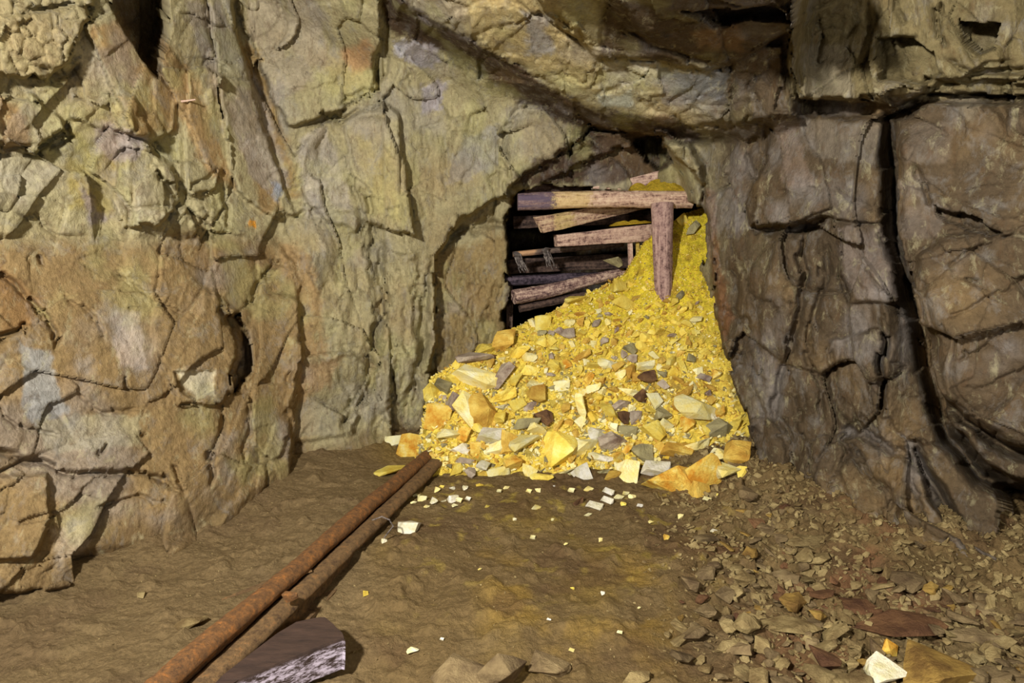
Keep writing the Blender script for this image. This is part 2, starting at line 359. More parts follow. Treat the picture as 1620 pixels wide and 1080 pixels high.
crk([(1448, 262), (1462, 300), (1470, 330)], .05, 5); crk([(1530, 440), (1548, 446)], .05, 3); crk([(1524, 548), (1534, 556)], .04, 3)
crk([(1450, 400), (1500, 372), (1560, 368), (1640, 380)], .05, 5)
crk([(1490, 634), (1540, 672), (1590, 706), (1660, 730)], .26, 10, 0, 40, .7)
reg([(1578, 770), (2600, 770), (2600, 930), (1606, 930), (1588, 850)], -1.3, 0, 0, 12)
# right lower flows
reg([(1396, 480), (1460, 500), (1480, 640), (1510, 700), (1440, 700), (1398, 660)], .06, -.05, .02, 10)
crk([(1396, 520), (1394, 590), (1398, 656)], .14, 6); crk([(1300, 380), (1304, 440), (1288, 500), (1280, 560), (1294, 620), (1300, 668)], .08, 6)
reg([(1310, 540), (1392, 520), (1394, 650), (1360, 680), (1320, 650)], .08, .05, .0, 8)
crk([(1272, 360), (1270, 420), (1262, 500), (1240, 580), (1226, 660), (1246, 700), (1250, 760)], .08, 6)
reg([(1176, 660), (1230, 660), (1250, 700), (1250, 762), (1180, 766)], .07, .05, 0, 7)
crk([(1320, 690), (1360, 664), (1336, 700), (1380, 750), (1410, 790), (1396, 850)], .06, 5, .02); crk([(1350, 640), (1380, 690), (1440, 730), (1450, 750)], .05, 4, .02)
reg([(1330, 680), (1450, 740), (1530, 860), (1560, 920), (1380, 880), (1260, 780), (1270, 700)], .10, -.02, .05, 12)
reg([(1448, 712), (1480, 760), (1524, 846), (1512, 846), (1470, 790)], -.20, 0, 0, 12, .5)
reg([(1440, 690), (1520, 720), (1590, 790), (1580, 900), (1540, 860), (1490, 760)], .10, 0, .02, 8)
crk([(1140, 480), (1180, 512), (1186, 524)], .06, 4, .02); crk([(1146, 548), (1180, 560)], .05, 4, .02); crk([(1190, 580), (1216, 612)], .05, 4, .02)
crk([(1170, 430), (1200, 470), (1240, 500)], .04, 4, .02); crk([(1140, 300), (1130, 360), (1136, 420)], .05, 4)
crk([(1280, 700), (1284, 750), (1300, 780)], .05, 4); crk([(1420, 600), (1440, 572)], .03, 3); crk([(1412, 570), (1442, 574)], .04, 3)
reg([(1230, 365), (1270, 362), (1262, 500), (1235, 570), (1200, 540), (1210, 430)], .07, .04, 0, 10)
crk([(1305, 770), (1330, 760), (1345, 800)], .04, 4); crk([(1500, 840), (1520, 870)], .03, 3)

for pts, d, w_ in (
    ([(622, 520), (628, 580), (616, 640), (622, 690)], .06, 4), ([(648, 610), (642, 660), (650, 700)], .06, 4), ([(588, 620), (600, 660), (592, 700)], .07, 5), ([(560, 690), (575, 640), (590, 600), (594, 560)], .10, 6),
    ([(530, 400), (545, 450), (540, 500)], .03, 3), ([(500, 560), (530, 590), (545, 620)], .03, 3), ([(620, 400), (630, 440), (622, 470)], .04, 4), ([(656, 400), (660, 440), (652, 480), (660, 540)], .06, 4),
    ([(702, 480), (708, 540), (700, 590)], .05, 4), ([(760, 470), (770, 430), (780, 410)], .04, 3), ([(250, 560), (262, 600), (258, 640)], .02, 3), ([(100, 470), (150, 500), (170, 540)], .03, 3),
    ([(180, 430), (240, 470), (300, 500)], .03, 3), ([(120, 620), (160, 650), (220, 640)], .03, 3), ([(0, 640), (40, 680), (90, 690)], .03, 3), ([(150, 800), (210, 780), (260, 800)], .03, 3),
    ([(1160, 600), (1172, 650), (1200, 700)], .06, 4), ([(1200, 540), (1190, 600), (1210, 650), (1204, 700)], .05, 4), ([(1270, 620), (1262, 680), (1280, 720)], .05, 4), ([(1150, 400), (1164, 450), (1158, 500)], .05, 4),
    ([(1320, 560), (1330, 620), (1322, 650)], .05, 4), ([(1350, 700), (1330, 740), (1350, 790), (1340, 830)], .05, 4), ([(1440, 760), (1460, 800), (1450, 860)], .05, 4), ([(1180, 240), (1200, 280), (1190, 330)], .05, 4),
    ([(1220, 300), (1260, 310), (1300, 300)], .02, 3), ([(1490, 420), (1560, 390), (1620, 360)], .02, 3), ([(1500, 500), (1570, 470), (1640, 430)], .02, 3), ([(1510, 570), (1580, 530), (1640, 500)], .02, 3), ([(1530, 620), (1600, 590), (1650, 560)], .02, 3),
    ([(1290, 20), (1300, 60), (1290, 100)], .05, 4), ([(1500, 90), (1540, 110), (1600, 100)], .05, 4), ([(1420, 0), (1430, 40)], .04, 4), ([(1200, 110), (1190, 150), (1205, 180)], .04, 4),
    ([(500, 20), (520, 60), (510, 110)], .02, 3), ([(440, 150), (500, 140), (540, 120)], .02, 3), ([(740, 60), (800, 40), (850, 20)], .02, 3), ([(860, 110), (920, 130), (950, 100)], .03, 3), ([(900, 40), (905, 90), (890, 130)], .02, 3)):
    crk(pts, d, w_, .012)

def traced(P, wx, wy):
    x, y = proj(P)
    D = np.zeros(len(P), np.float32)
    for p, h, gx, gy, w_, jag in R:
        i = near(x, y, p, 40)
        if not len(i): continue
        xx = x[i]+wx[i]*jag; yy = y[i]+wy[i]*jag
        sd = polysd(xx, yy, p)
        cx = sum(min(max(q[0], -60), 1700) for q in p)/len(p); cy = sum(max(q[1], -400 if h > .45 else -60) for q in p)/len(p)
        hh = h + gx*np.clip((xx-cx)/100, -2, 2) + gy*np.clip((yy-cy)/100, -2, 2)
        D[i] += hh*sstep(-w_*.5, w_*.5, sd)
    for p, d, w_, st, L, jag in K:
        i = near(x, y, p, L*1.5+20)
        if not len(i): continue
        dd, al, sg = linesd(x[i]+wx[i]*jag*1.5, y[i]+wy[i]*jag*1.5, p)
        tp = np.minimum(1, np.minimum(al, 1-al)*7+.25)
        D[i] -= d*tp*np.exp(-(dd/(w_*(.4+.6*tp)))**2)
        if st: D[i] += st*sg*np.exp(-dd/L)*sstep(0, 2, dd)*np.minimum(1, np.minimum(al, 1-al)*5)
    return D

def tint_field(P, x, y, fa, cr):
    """rock colour, traced stains and veins, plus shade painted into undersides and recesses"""
    def C(c): return np.array(lin(c), np.float32)
    base = np.tile(C((157, 147, 112)), (len(P), 1))
    def paint(p, c, soft=20, k=1.0):
        i = near(x, y, p, soft+30)
        if not len(i): return
        sd = polysd(x[i]+wob[i]*14, y[i]+wob2[i]*14, p)
        m = (sstep(-soft, soft, sd)*k)[:, None]
        base[i] = base[i]*(1-m)+C(c)*m
    wob = fbm(P*7, 5, 91, .7)*1.4; wob2 = fbm(P*7, 5, 97, .7)*1.4
    big = fbm(P*2.3, 4, 33); med = fbm(P*7, 4, 44)
    # region tones
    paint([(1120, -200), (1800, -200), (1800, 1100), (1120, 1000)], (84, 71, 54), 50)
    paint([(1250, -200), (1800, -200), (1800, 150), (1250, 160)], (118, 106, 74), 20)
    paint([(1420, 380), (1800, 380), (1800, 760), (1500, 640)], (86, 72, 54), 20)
    paint([(-200, 376), (440, 376), (500, 560), (470, 900), (-200, 1300)], (134, 112, 76), 24)
    paint([(840, -100), (960, -20), (950, 90), (1150, 105), (1260, 0), (1260, -100)], (80, 66, 48), 10)  # slab underside, its shade painted in as a darker brown
    paint([(590, -30), (630, -6), (682, 32), (742, 54), (785, 82), (845, 124), (896, 150), (939, 170), (1042, 184), (1105, 204), (1105, 226), (1000, 218), (922, 200), (827, 166), (742, 112), (656, 64), (616, 40)], (74, 60, 46), 4)  # muddy brown lip strip, darkened further with painted shade
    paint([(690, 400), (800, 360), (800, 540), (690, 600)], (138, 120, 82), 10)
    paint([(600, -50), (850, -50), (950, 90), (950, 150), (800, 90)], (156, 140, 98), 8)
    paint(VOID, (70, 56, 44), 6)  # dark brown stands in for the unlit depth of the void
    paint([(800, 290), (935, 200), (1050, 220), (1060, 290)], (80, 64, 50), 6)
    for p, c in (
        ([(140, 44), (190, 20), (276, 150), (276, 206), (220, 214), (176, 130)], (140, 112, 70)),
        ([(240, 50), (270, 60), (330, 170), (370, 300), (340, 280), (280, 180)], (150, 122, 82)),
        ([(372, 50), (404, 80), (480, 310), (455, 312)], (142, 116, 72)),
        ([(375, 230), (390, 215), (450, 330), (420, 330)], (150, 122, 80)),
        ([(0, 150), (50, 190), (40, 230), (0, 235)], (134, 108, 72)),
        ([(100, 200), (200, 250), (180, 340), (110, 330)], (146, 132, 72)),
        ([(440, 385), (470, 380), (500, 430), (520, 560), (490, 560), (460, 470)], (148, 122, 84)),
        ([(470, 580), (540, 560), (520, 610), (470, 640)], (160, 134, 98)),
        ([(540, 80), (580, 60), (588, 110), (560, 120)], (168, 132, 94)),
        ([(0, 420), (60, 470), (60, 510), (0, 530)], (134, 104, 66)),
        ([(1090, 55), (1170, 40), (1180, 78), (1100, 75)], (124, 98, 68)),
        ([(140, -60), (262, -60), (262, 60), (250, 118), (226, 96), (205, 56)], (84, 68, 50)),  # hollow under the overhang, shade painted into the rock colour
    ): paint(p, c, 6, .85)
    for p, c in (  # grey, lilac and blue lichen-like patches
        ([(290, 0), (345, 0), (420, 160), (460, 300), (400, 290), (340, 150)], (150, 140, 128)),
        ([(385, 0), (500, 0), (520, 110), (430, 170)], (158, 146, 124)),
        ([(470, 220), (520, 200), (560, 330), (480, 350)], (164, 154, 138)),
        ([(640, 60), (700, 80), (690, 110), (650, 100)], (150, 144, 150)),
        ([(670, 140), (710, 120), (700, 180), (675, 180)], (150, 144, 152)),
        ([(620, 60), (640, 60), (648, 90), (628, 90)], (170, 168, 176)),
        ([(740, 210), (790, 200), (780, 270), (700, 290)], (152, 148, 140)),
        ([(150, 190), (240, 220), (190, 260), (150, 240)], (160, 148, 146)),
        ([(130, 290), (175, 350), (140, 360)], (132, 122, 124)),
        ([(170, 490), (220, 500), (230, 580), (180, 580)], (178, 160, 142)),
        ([(30, 540), (80, 560), (110, 650), (60, 670), (35, 640)], (146, 148, 146)),
        ([(60, 660), (220, 650), (220, 700), (70, 720)], (160, 150, 116)),
        ([(275, 586), (340, 586), (338, 622), (310, 636)], (205, 195, 165)),
        ([(430, 280), (450, 300), (440, 320), (425, 300)], (140, 150, 168)),
        ([(470, 640), (540, 620), (530, 690), (470, 690)], (140, 132, 108)),
        ([(830, 20), (870, 20), (870, 90), (835, 90)], (146, 142, 138)),
        ([(955, 95), (1040, 95), (1040, 130), (960, 130)], (166, 158, 140)),
        ([(1040, 110), (1150, 110), (1150, 160), (1050, 160)], (120, 122, 124)),
        ([(940, 150), (1000, 140), (1010, 165), (950, 170)], (154, 156, 142)),
        ([(820, 190), (900, 190), (880, 250), (830, 250)], (146, 134, 108)),
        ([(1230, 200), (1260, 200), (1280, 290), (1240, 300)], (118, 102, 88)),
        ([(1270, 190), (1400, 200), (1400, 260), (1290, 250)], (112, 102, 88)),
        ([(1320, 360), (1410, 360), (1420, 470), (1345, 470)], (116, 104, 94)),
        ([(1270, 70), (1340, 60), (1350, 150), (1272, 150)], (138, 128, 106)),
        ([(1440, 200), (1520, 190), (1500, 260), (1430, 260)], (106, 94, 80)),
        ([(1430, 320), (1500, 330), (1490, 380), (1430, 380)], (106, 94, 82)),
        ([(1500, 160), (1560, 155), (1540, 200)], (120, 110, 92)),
        ([(80, 840), (140, 830), (130, 880), (90, 890)], (170, 152, 126)),
    ): paint(p, c, 4, .8)
    paint([(1112, 300), (1128, 300), (1140, 420), (1156, 500), (1150, 545), (1134, 500), (1122, 400)], (122, 80, 50), 4, .6)
    paint([(500, 110), (600, 110), (600, 160), (520, 170)], (180, 174, 112), 12, .45)
    paint([(570, 220), (620, 240), (640, 350), (580, 340)], (170, 160, 102), 12, .45)
    paint([(396, 344), (404, 344), (404, 360), (397, 356)], (220, 150, 40), 2)
    m = sstep(.0, .5, big)[:, None]*.38; base = base*(1-m)+C((146, 120, 80))*m
    m = sstep(.05, .45, fbm(P*3.1, 4, 71))[:, None]*.38; base = base*(1-m)+C((146, 141, 138))*m
    m = (sstep(.1, .5, fbm(P*4.3, 4, 72))*sstep(1250, 1050, x))[:, None]*.40; base = base*(1-m)+C((164, 160, 108))*m*1.0
    base = base*(1+.22*med[:, None])*(.94+.12*cr[:, None])
    m = (sstep(.20, .02, P[:, 2]+med*.12)*.85)[:, None]; base = base*(1-m)+C((112, 92, 62))*m   # dried mud splashed on the foot of the walls
    return np.clip(base*1.12, 0.01, .9)

def spaced(a, b, da, out, n_out):
    """dense from a to b, widening steps outside"""
    mid = np.arange(a, b+1e-6, da); g = np.linspace(0, 1, n_out+1)[1:]
    lo = a - (a-out[0])*g**1.7; hi = b + (out[1]-b)*g**1.7
    return np.concatenate([lo[::-1], mid, hi])
DU = .0026
us = spaced(-1.0, 1.02, DU, (-2.35, 2.6), 46); vs = spaced(-.62, .72, DU, (-1.0, 2.4), 46)
U, Vv = np.meshgrid(us, vs); nu, nv = len(us), len(vs)
tw = plan_t(us); ker = np.exp(-np.linspace(-2, 2, 25)**2); tw = np.convolve(np.pad(tw, 12, mode='edge'), ker/ker.sum(), 'valid')
T = np.tile(tw, (nv, 1))
Zw = CC[2]+Vv*T
T = T*(1+.035*(Zw-1.0)*(U < -.2)+.0*(U > .3))
den = Vv+.30*U+CEIL_S
tc_ = np.where(den > 1e-3, (2.42-CC[2]+CEIL_S*(4.6-CC[1]))/np.maximum(den, 1e-3), 99)
k_ = .12
def smin(a, b, k):
    h = np.clip(.5+.5*(b-a)/k, 0, 1); return b*(1-h)+a*h-k*h*(1-h)
T = smin(T, np.minimum(tc_, 50), k_)
tf = np.where(Vv < -.02, (CC[2]+.25)/np.maximum(-Vv, .02), 99); T = np.minimum(T, tf)
DIR = np.stack([U, np.ones_like(U), Vv], -1).reshape(-1, 3)
B = CC + DIR*T.reshape(-1, 1)
DN = DIR/np.linalg.norm(DIR, axis=1, keepdims=True)
pxb, pyb = proj(B)
# grain direction weights by place
def rotxz(P, ang, sx, sy, sz):
    c, s = math.cos(ang), math.sin(ang)
    return np.stack([(P[:, 0]*c+P[:, 2]*s)*sx, P[:, 1]*sy, (-P[:, 0]*s+P[:, 2]*c)*sz], -1)
wL = sstep(560, 420, pxb)*sstep(420, 340, pyb); wLL = sstep(520, 440, pxb)*(1-wL)
wB = sstep(1400, 1440, pxb)*sstep(180, 240, pyb); wR = sstep(1080, 1160, pxb)*(1-wB); wM = np.clip(1-wL-wLL-wB-wR, 0, 1)
warp = np.stack([fbm(B*1.7, 2, 5), fbm(B*1.7, 2, 6), fbm(B*1.7, 2, 7)], -1)*.17
Bw = B+warp
Q = np.zeros_like(B)
for w_, (ang, sx, sz) in ((wL, (-.42, 3.2, 1.2)), (wLL, (-.7, 2.2, 1.7)), (wM, (.0, 3.2, 1.3)), (wR, (.12, 3.0, 1.5)), (wB, (1.0, 3.0, 1.0))):
    pass
def field(ang, sx, sz, s, mask):
    i = np.nonzero(mask > .01)[0]
    o = np.zeros(len(B), np.float32); e = o.copy()+1; c = o.copy(); o2 = o.copy(); st = o.copy()
    a, b_, c_ = facets(rotxz(Bw[i], ang, sx, 1.8, sz), s, 1.5)
    a2, b2, c2 = facets(rotxz(Bw[i], ang, sx*2.7, 4.5, sz*2.5), s+20, 1.5)
    a3, b3, c3 = facets(rotxz(Bw[i]+warp[i]*.3, ang, sx*7, 11, sz*6), s+40, 1.4)
    st[i] = fbm(rotxz(Bw[i], ang, 34, 12, 7), 4, s+60)
    o[i] = a*.125 + a2*.044*sstep(-.5, .7, vnoise(B[i]*1.7, s+9)+.3) + a3*.0095*sstep(-.6, .6, vnoise(B[i]*3, s+8))
    o[i] -= .035*np.exp(-(b_/.028)**2)*sstep(.0, .5, vnoise(B[i]*2.5, s+3))
    o[i] -= .012*np.exp(-(b2/.04)**2)*sstep(.1, .5, vnoise(B[i]*3.5, s+4))
    c[i] = c2*.6+c3*.4
    return o, c, st
D0 = np.zeros(len(B), np.float32); CR = D0.copy()
for w_, ang, sx, sz, s in ((wL, -.42, 3.0, 1.1, 100), (wLL, -.75, 2.2, 1.6, 200), (wM, .03, 3.2, 1.3, 300), (wR, .15, 3.0, 1.5, 400), (wB, 1.05, 2.8, 1.0, 500)):
    o, c, st = field(ang, sx, sz, s, w_)
    D0 += w_*(o + st*.017); CR += w_*c
D0 += fbm(B*1.3, 3, 11)*.07 + fbm(B*9, 4, 12)*.015 + ridged(B*24, 3, 13)*.005
rough = sstep(160, 100, pxb)*sstep(160, 120, pyb) + sstep(220, 260, pxb)*sstep(380, 350, pxb)*sstep(300, 330, pyb)*sstep(395, 370, pyb)
a4, b4, c4 = facets(B*13, 77, 1.0); D0 += rough*(a4*.03-.02*np.exp(-(b4/.1)**2))
# angular wander for traced outlines, in pixels
_, _, ca = facets(B*11, 801, 0); _, _, cb = facets(B*11+5, 811, 0)
WX = (ca-.5)*7 + fbm(B*8, 3, 821)*6; WY = (cb-.5)*7 + fbm(B*8, 3, 831)*6
amp = np.ones(len(B), np.float32)
for pg, k in (([(600, 60), (800, 150), (800, 320), (690, 400), (660, 640), (600, 660)], .62), ([(600, -100), (1260, -100), (1260, 190), (1100, 210), (900, 150)], .55),
              ([(-60, 376), (460, 376), (470, 700), (300, 860), (-60, 900)], .5), ([(1420, 180), (1700, 170), (1700, 760), (1480, 620)], .6), ([(390, -60), (600, -60), (590, 160), (470, 200), (400, 80)], .6),
              ([(140, 40), (200, 20), (480, 320), (340, 340), (180, 150)], .55), ([(1225, 178), (1404, 184), (1406, 352), (1186, 360)], .6), ([(540, 190), (628, 178), (656, 372), (576, 350)], .5), ([(806, 195), (880, 165), (925, 196), (850, 264), (806, 290)], .5)):
    amp = np.minimum(amp, 1-(1-k)*sstep(-12, 12, polysd(pxb, pyb, pg)))
D0 += wR*(ridged(rotxz(Bw, .15, 6.5, 4, 2.0), 4, 55)-.3)*.034 + (1-wR)*(ridged(rotxz(Bw, -.1, 6, 4, 2.4), 4, 56)-.3)*.012
D0 *= amp
D0 += .05*sstep(.35, -.05, B[:, 2])*sstep(700, 560, pxb) + .10*sstep(.5, 0, B[:, 2])*sstep(1150, 1250, pxb)
ins = polysd(pxb, pyb, OPEN); D0 *= np.where(ins > 0, .6, 1)
D = D0 + traced(B, WX, WY)
for _ in range(2):
    D = D0 + traced(B+DN*(-D)[:, None], WX, WY)
# footing: relief fades below the floor so that walls stay rooted
P = B - DN*D[:, None]
P[:, 2] = np.maximum(P[:, 2], -.3)
px, py = proj(P)
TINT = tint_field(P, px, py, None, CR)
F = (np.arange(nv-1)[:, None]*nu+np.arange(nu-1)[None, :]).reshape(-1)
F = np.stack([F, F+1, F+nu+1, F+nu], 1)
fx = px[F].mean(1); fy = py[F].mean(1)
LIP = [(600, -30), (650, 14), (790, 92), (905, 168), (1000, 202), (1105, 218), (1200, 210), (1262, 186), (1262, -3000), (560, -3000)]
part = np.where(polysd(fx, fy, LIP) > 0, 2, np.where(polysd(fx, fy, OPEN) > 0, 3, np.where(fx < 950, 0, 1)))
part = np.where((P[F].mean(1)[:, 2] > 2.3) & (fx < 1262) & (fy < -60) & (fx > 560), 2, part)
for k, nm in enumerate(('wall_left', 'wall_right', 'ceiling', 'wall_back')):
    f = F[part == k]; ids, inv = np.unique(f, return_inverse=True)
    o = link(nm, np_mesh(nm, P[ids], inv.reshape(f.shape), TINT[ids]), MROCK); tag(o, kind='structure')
print('shell verts', len(P))

# ------------------------------------------------------------------ floor
def plan_dist(x, y, pts):
    d, _, _ = linesd(x, y, pts); return d
def crest(x): return np.interp(x, [-.95, -.63, -.55, -.13, .13, .7, .84, 1.0, 1.35, 1.6], [-.2, -.03, .50, .69, .84, 1.10, 1.17, 1.40, 1.62, 1.68])
def ycr(x): return np.interp(x, [-.95, -.58, -.13, .7, 1.35], [4.4, 4.5, 4.82, 5.02, 5.35])
def yft(x): return np.interp(x, [-.9, -.62, -.5, -.2, .4, .9, 1.1, 1.45], [4.4, 4.12, 4.02, 3.98, 4.0, 3.96, 3.92, 3.92])
def heap_z(x, y):
    c = crest(x); yc = ycr(x); yf = yft(x)
    s = np.clip((y-yf)/(yc-yf), -1, 3)
    up = c*np.where(s < 1, s**1.0*(1+.10*np.sin(np.clip(s, 0, 1)*math.pi)), 1-(s-1)*.3)
    return np.where(s < 0, s*.6*np.maximum(c, 0.3), up)
gx = np.arange(-2.7, 3.0, .0085); gy = np.concatenate([np.arange(.9, 1.9, .03), np.arange(1.9, 4.95, .0085)])
GX, GY = np.meshgrid(gx, gy); P2 = np.stack([GX.ravel(), GY.ravel(), np.zeros(GX.size)], 1)
WL = PLAN[:9]; WR = PLAN[10:]
def floor_z(Pxy):
    x, y = Pxy[:, 0], Pxy[:, 1]
    q = np.stack([x, y, x*0], 1)
    z = .08*sstep(.6, .0, plan_dist(x, y, WL)) + .20*sstep(.75, .0, plan_dist(x, y, WR))
    z = z + fbm(q*1.6, 3, 900)*.05
    return z
def floor_fine(Pxy):
    x, y = Pxy[:, 0], Pxy[:, 1]; q = np.stack([x, y, x*0], 1)
    rub = sstep(.6, 1.3, x+ (3.0-y)*.15)
    a, b_, c = facets(q*[9, 9, 1]+fbm(q*5, 2, 3)[:, None]*.5, 910, 1.0)
    a2, b2, c2 = facets(q*[22, 22, 1], 920, 1.0)
    z = fbm(q*6, 4, 901)*.024 + np.maximum(0, fbm(q*13, 3, 905)-.15)*.05 + ridged(q*[9, 20, 1], 4, 902)*.005 + fbm(q*40, 3, 903)*.004
    z = z + rub*(a*.028 - .015*np.exp(-(b_/.06)**2) + a2*.010) + (1-rub)*a2*.0025
    return z, c*rub+.5*(1-rub), rub
FZ = floor_z(P2); ff, fc, rub = floor_fine(P2); P2[:, 2] = FZ+ff
fxp, fyp = proj(P2)
def fpoly(p, h, gxx=0, gyy=0, w_=8):
    sd = polysd(fxp+fbm(P2*12, 2, 950)*10, fyp+fbm(P2*12, 2, 951)*8, p)
    P2[:, 2] += h*sstep(-w_*.5, w_*.5, sd)
fpoly([(560, 950), (700, 930), (660, 1100), (540, 1100)], -.03, w_=60)
cfl = np.tile(np.array(lin((128, 106, 70)), np.float32), (len(P2), 1))
def fmix(c, m):
    global cfl
    m = np.clip(m, 0, 1)[:, None]; cfl = cfl*(1-m)+np.array(lin(c), np.float32)*m
fmix((150, 124, 62), sstep(.0, .5, fbm(P2*3, 4, 960))*.6*sstep(560, 640, fxp)*sstep(1150, 1050, fxp))
fmix((176, 142, 62), sstep(.0, .4, fbm(P2*5, 4, 961))*.55*polysd(fxp, fyp, [(720, 850), (1060, 850), (1100, 1080), (760, 1080)]).clip(0, 60)/60)
fmix((104, 80, 56), sstep(.0, .4, fbm(P2*4, 4, 962))*.6)
fmix((150, 130, 92), sstep(.1, .4, fbm(P2*7, 4, 963))*.45*(.4+.6*rub))
fmix((126, 82, 58), sstep(.1, .4, fbm(P2*4, 4, 964))*.5*rub)
fmix((140, 120, 88), sstep(620, 540, fxp)*.4)
fmix((200, 176, 80), sstep(.25, .5, fbm(P2*16, 3, 965))*.5*sstep(300, 0, fyp-750)*sstep(600, 680, fxp)*sstep(1200, 1100, fxp))
cfl *= (.72+.34*fc[:, None]); cfl = np.clip(cfl, .01, .9)
nx_, ny_ = len(gx), len(gy)
F2 = (np.arange(ny_-1)[:, None]*nx_+np.arange(nx_-1)[None, :]).reshape(-1); F2 = np.stack([F2, F2+1, F2+nx_+1, F2+nx_], 1)
o = link('floor', np_mesh('floor', P2, F2, cfl), MFLOOR); tag(o, kind='structure')
def gz(x, y):
    """height of the built ground under a point"""
    i = int(np.clip(np.searchsorted(gx, x), 0, nx_-1)); j = int(np.clip(np.searchsorted(gy, y), 0, ny_-1))
    return float(P2[j*nx_+i, 2])
def on_floor(px_, py_):
    p = at(px_, py_, Z=0.0)
    for _ in range(4): p = at(px_, py_, Z=gz(p.x, p.y))
    return p

# ------------------------------------------------------------------ the yellow heap
hx = np.arange(-.85, 1.62, .009); hy = np.arange(3.8, 6.2, .010)
HX, HY = np.meshgrid(hx, hy); P3 = np.stack([HX.ravel(), HY.ravel(), 0*HX.ravel()], 1)
a, b_, c = facets(P3*[20, 20, 1], 1000, 1.0); a2, b2, c2 = facets(P3*[48, 40, 1], 1010, 1.0)
P3[:, 2] = heap_z(P3[:, 0], P3[:, 1]) - .012 + fbm(P3*4, 3, 1001)*.02 + a*.010 + a2*.006
def HZ(x, y):
    i = int(np.clip(np.searchsorted(hx, x), 0, len(hx)-1)); j = int(np.clip(np.searchsorted(hy, y), 0, len(hy)-1))
    return float(P3[j*len(hx)+i, 2])
hp, hq = proj(P3)
ch = np.tile(np.array(lin((226, 200, 84)), np.float32), (len(P3), 1))
def hmix(cc, m):
    global ch
    m = np.clip(m, 0, 1)[:, None]; ch = ch*(1-m)+np.array(lin(cc), np.float32)*m
hmix((226, 204, 60), sstep(600, 430, hq))
hmix((150, 112, 48), sstep(.1, .5, fbm(P3*14, 3, 1020))*.7)
hmix((150, 134, 80), sstep(.15, .5, fbm(P3*9, 3, 1021))*.6*sstep(480, 560, hq))
ch *= (.75+.5*c2[:, None])
nhx, nhy = len(hx), len(hy)
F3 = (np.arange(nhy-1)[:, None]*nhx+np.arange(nhx-1)[None, :]).reshape(-1); F3 = np.stack([F3, F3+1, F3+nhx+1, F3+nhx], 1)
keep = (P3[F3][:, :, 2].max(1) > -.08); F3 = F3[keep]
o = link('ore_fines', np_mesh('ore_fines', P3, F3, np.clip(ch, .01, .95)), MHEAP)
tag(o, 'bright yellow fine ore forming the body of the heap in the tunnel mouth', 'ore heap', kind='stuff')
def on_heap(px_, py_):
    r = ray(px_, py_); lo = None
    for t in np.arange(3.4, 6.2, .012):
        p = CAM+r*t
        if p[0] < -.8 or p[1] < 3.85: 
            if p[2] < gz(p[0], p[1]): return Vector(p)
            continue
        if p[2] < max(HZ(p[0], p[1]), gz(p[0], p[1])): return Vector(p)
    return Vector(CAM+r*5.0)

def stone_mesh(name, seed, flat=.6, pts=16, sub=1, ang=.10):
    """angular broken stone: hull of scattered points, split faces pushed about so no two sides match"""
    rnd = random.Random(seed); bm = bmesh.new()
    for _ in range(pts):
        v = Vector((rnd.gauss(0, 1), rnd.gauss(0, 1), rnd.gauss(0, 1))); v.normalize()
        m = max(abs(v.x), abs(v.y), abs(v.z)); v *= (.62+.38/m*rnd.uniform(.7, 1)) if rnd.random() < .6 else rnd.uniform(.8, 1)
        bm.verts.new((v.x*.5, v.y*.5, v.z*.5*flat))
    g = bmesh.ops.convex_hull(bm, input=bm.verts)
    bmesh.ops.delete(bm, geom=[e for e in g['geom_interior'] if isinstance(e, bmesh.types.BMVert)], context='VERTS')
    bmesh.ops.dissolve_limit(bm, angle_limit=math.radians(12), verts=bm.verts, edges=bm.edges)
    bmesh.ops.triangulate(bm, faces=bm.faces)
    if sub:
        bmesh.ops.bevel(bm, geom=bm.edges[:], offset=.010, segments=1, affect='EDGES', clamp_overlap=True)
        bmesh.ops.triangulate(bm, faces=bm.faces)
        bmesh.ops.subdivide_edges(bm, edges=bm.edges, cuts=sub, use_grid_fill=True)
        off = Vector((seed*3.1, seed*1.7, 0))
        for v in bm.verts:
            n = mnoise.noise(v.co*5+off)*.6+mnoise.noise(v.co*13+off)*.4
            v.co += v.co.normalized()*n*ang*flat
    me = bpy.data.meshes.new(name); bm.to_mesh(me); bm.free(); return me

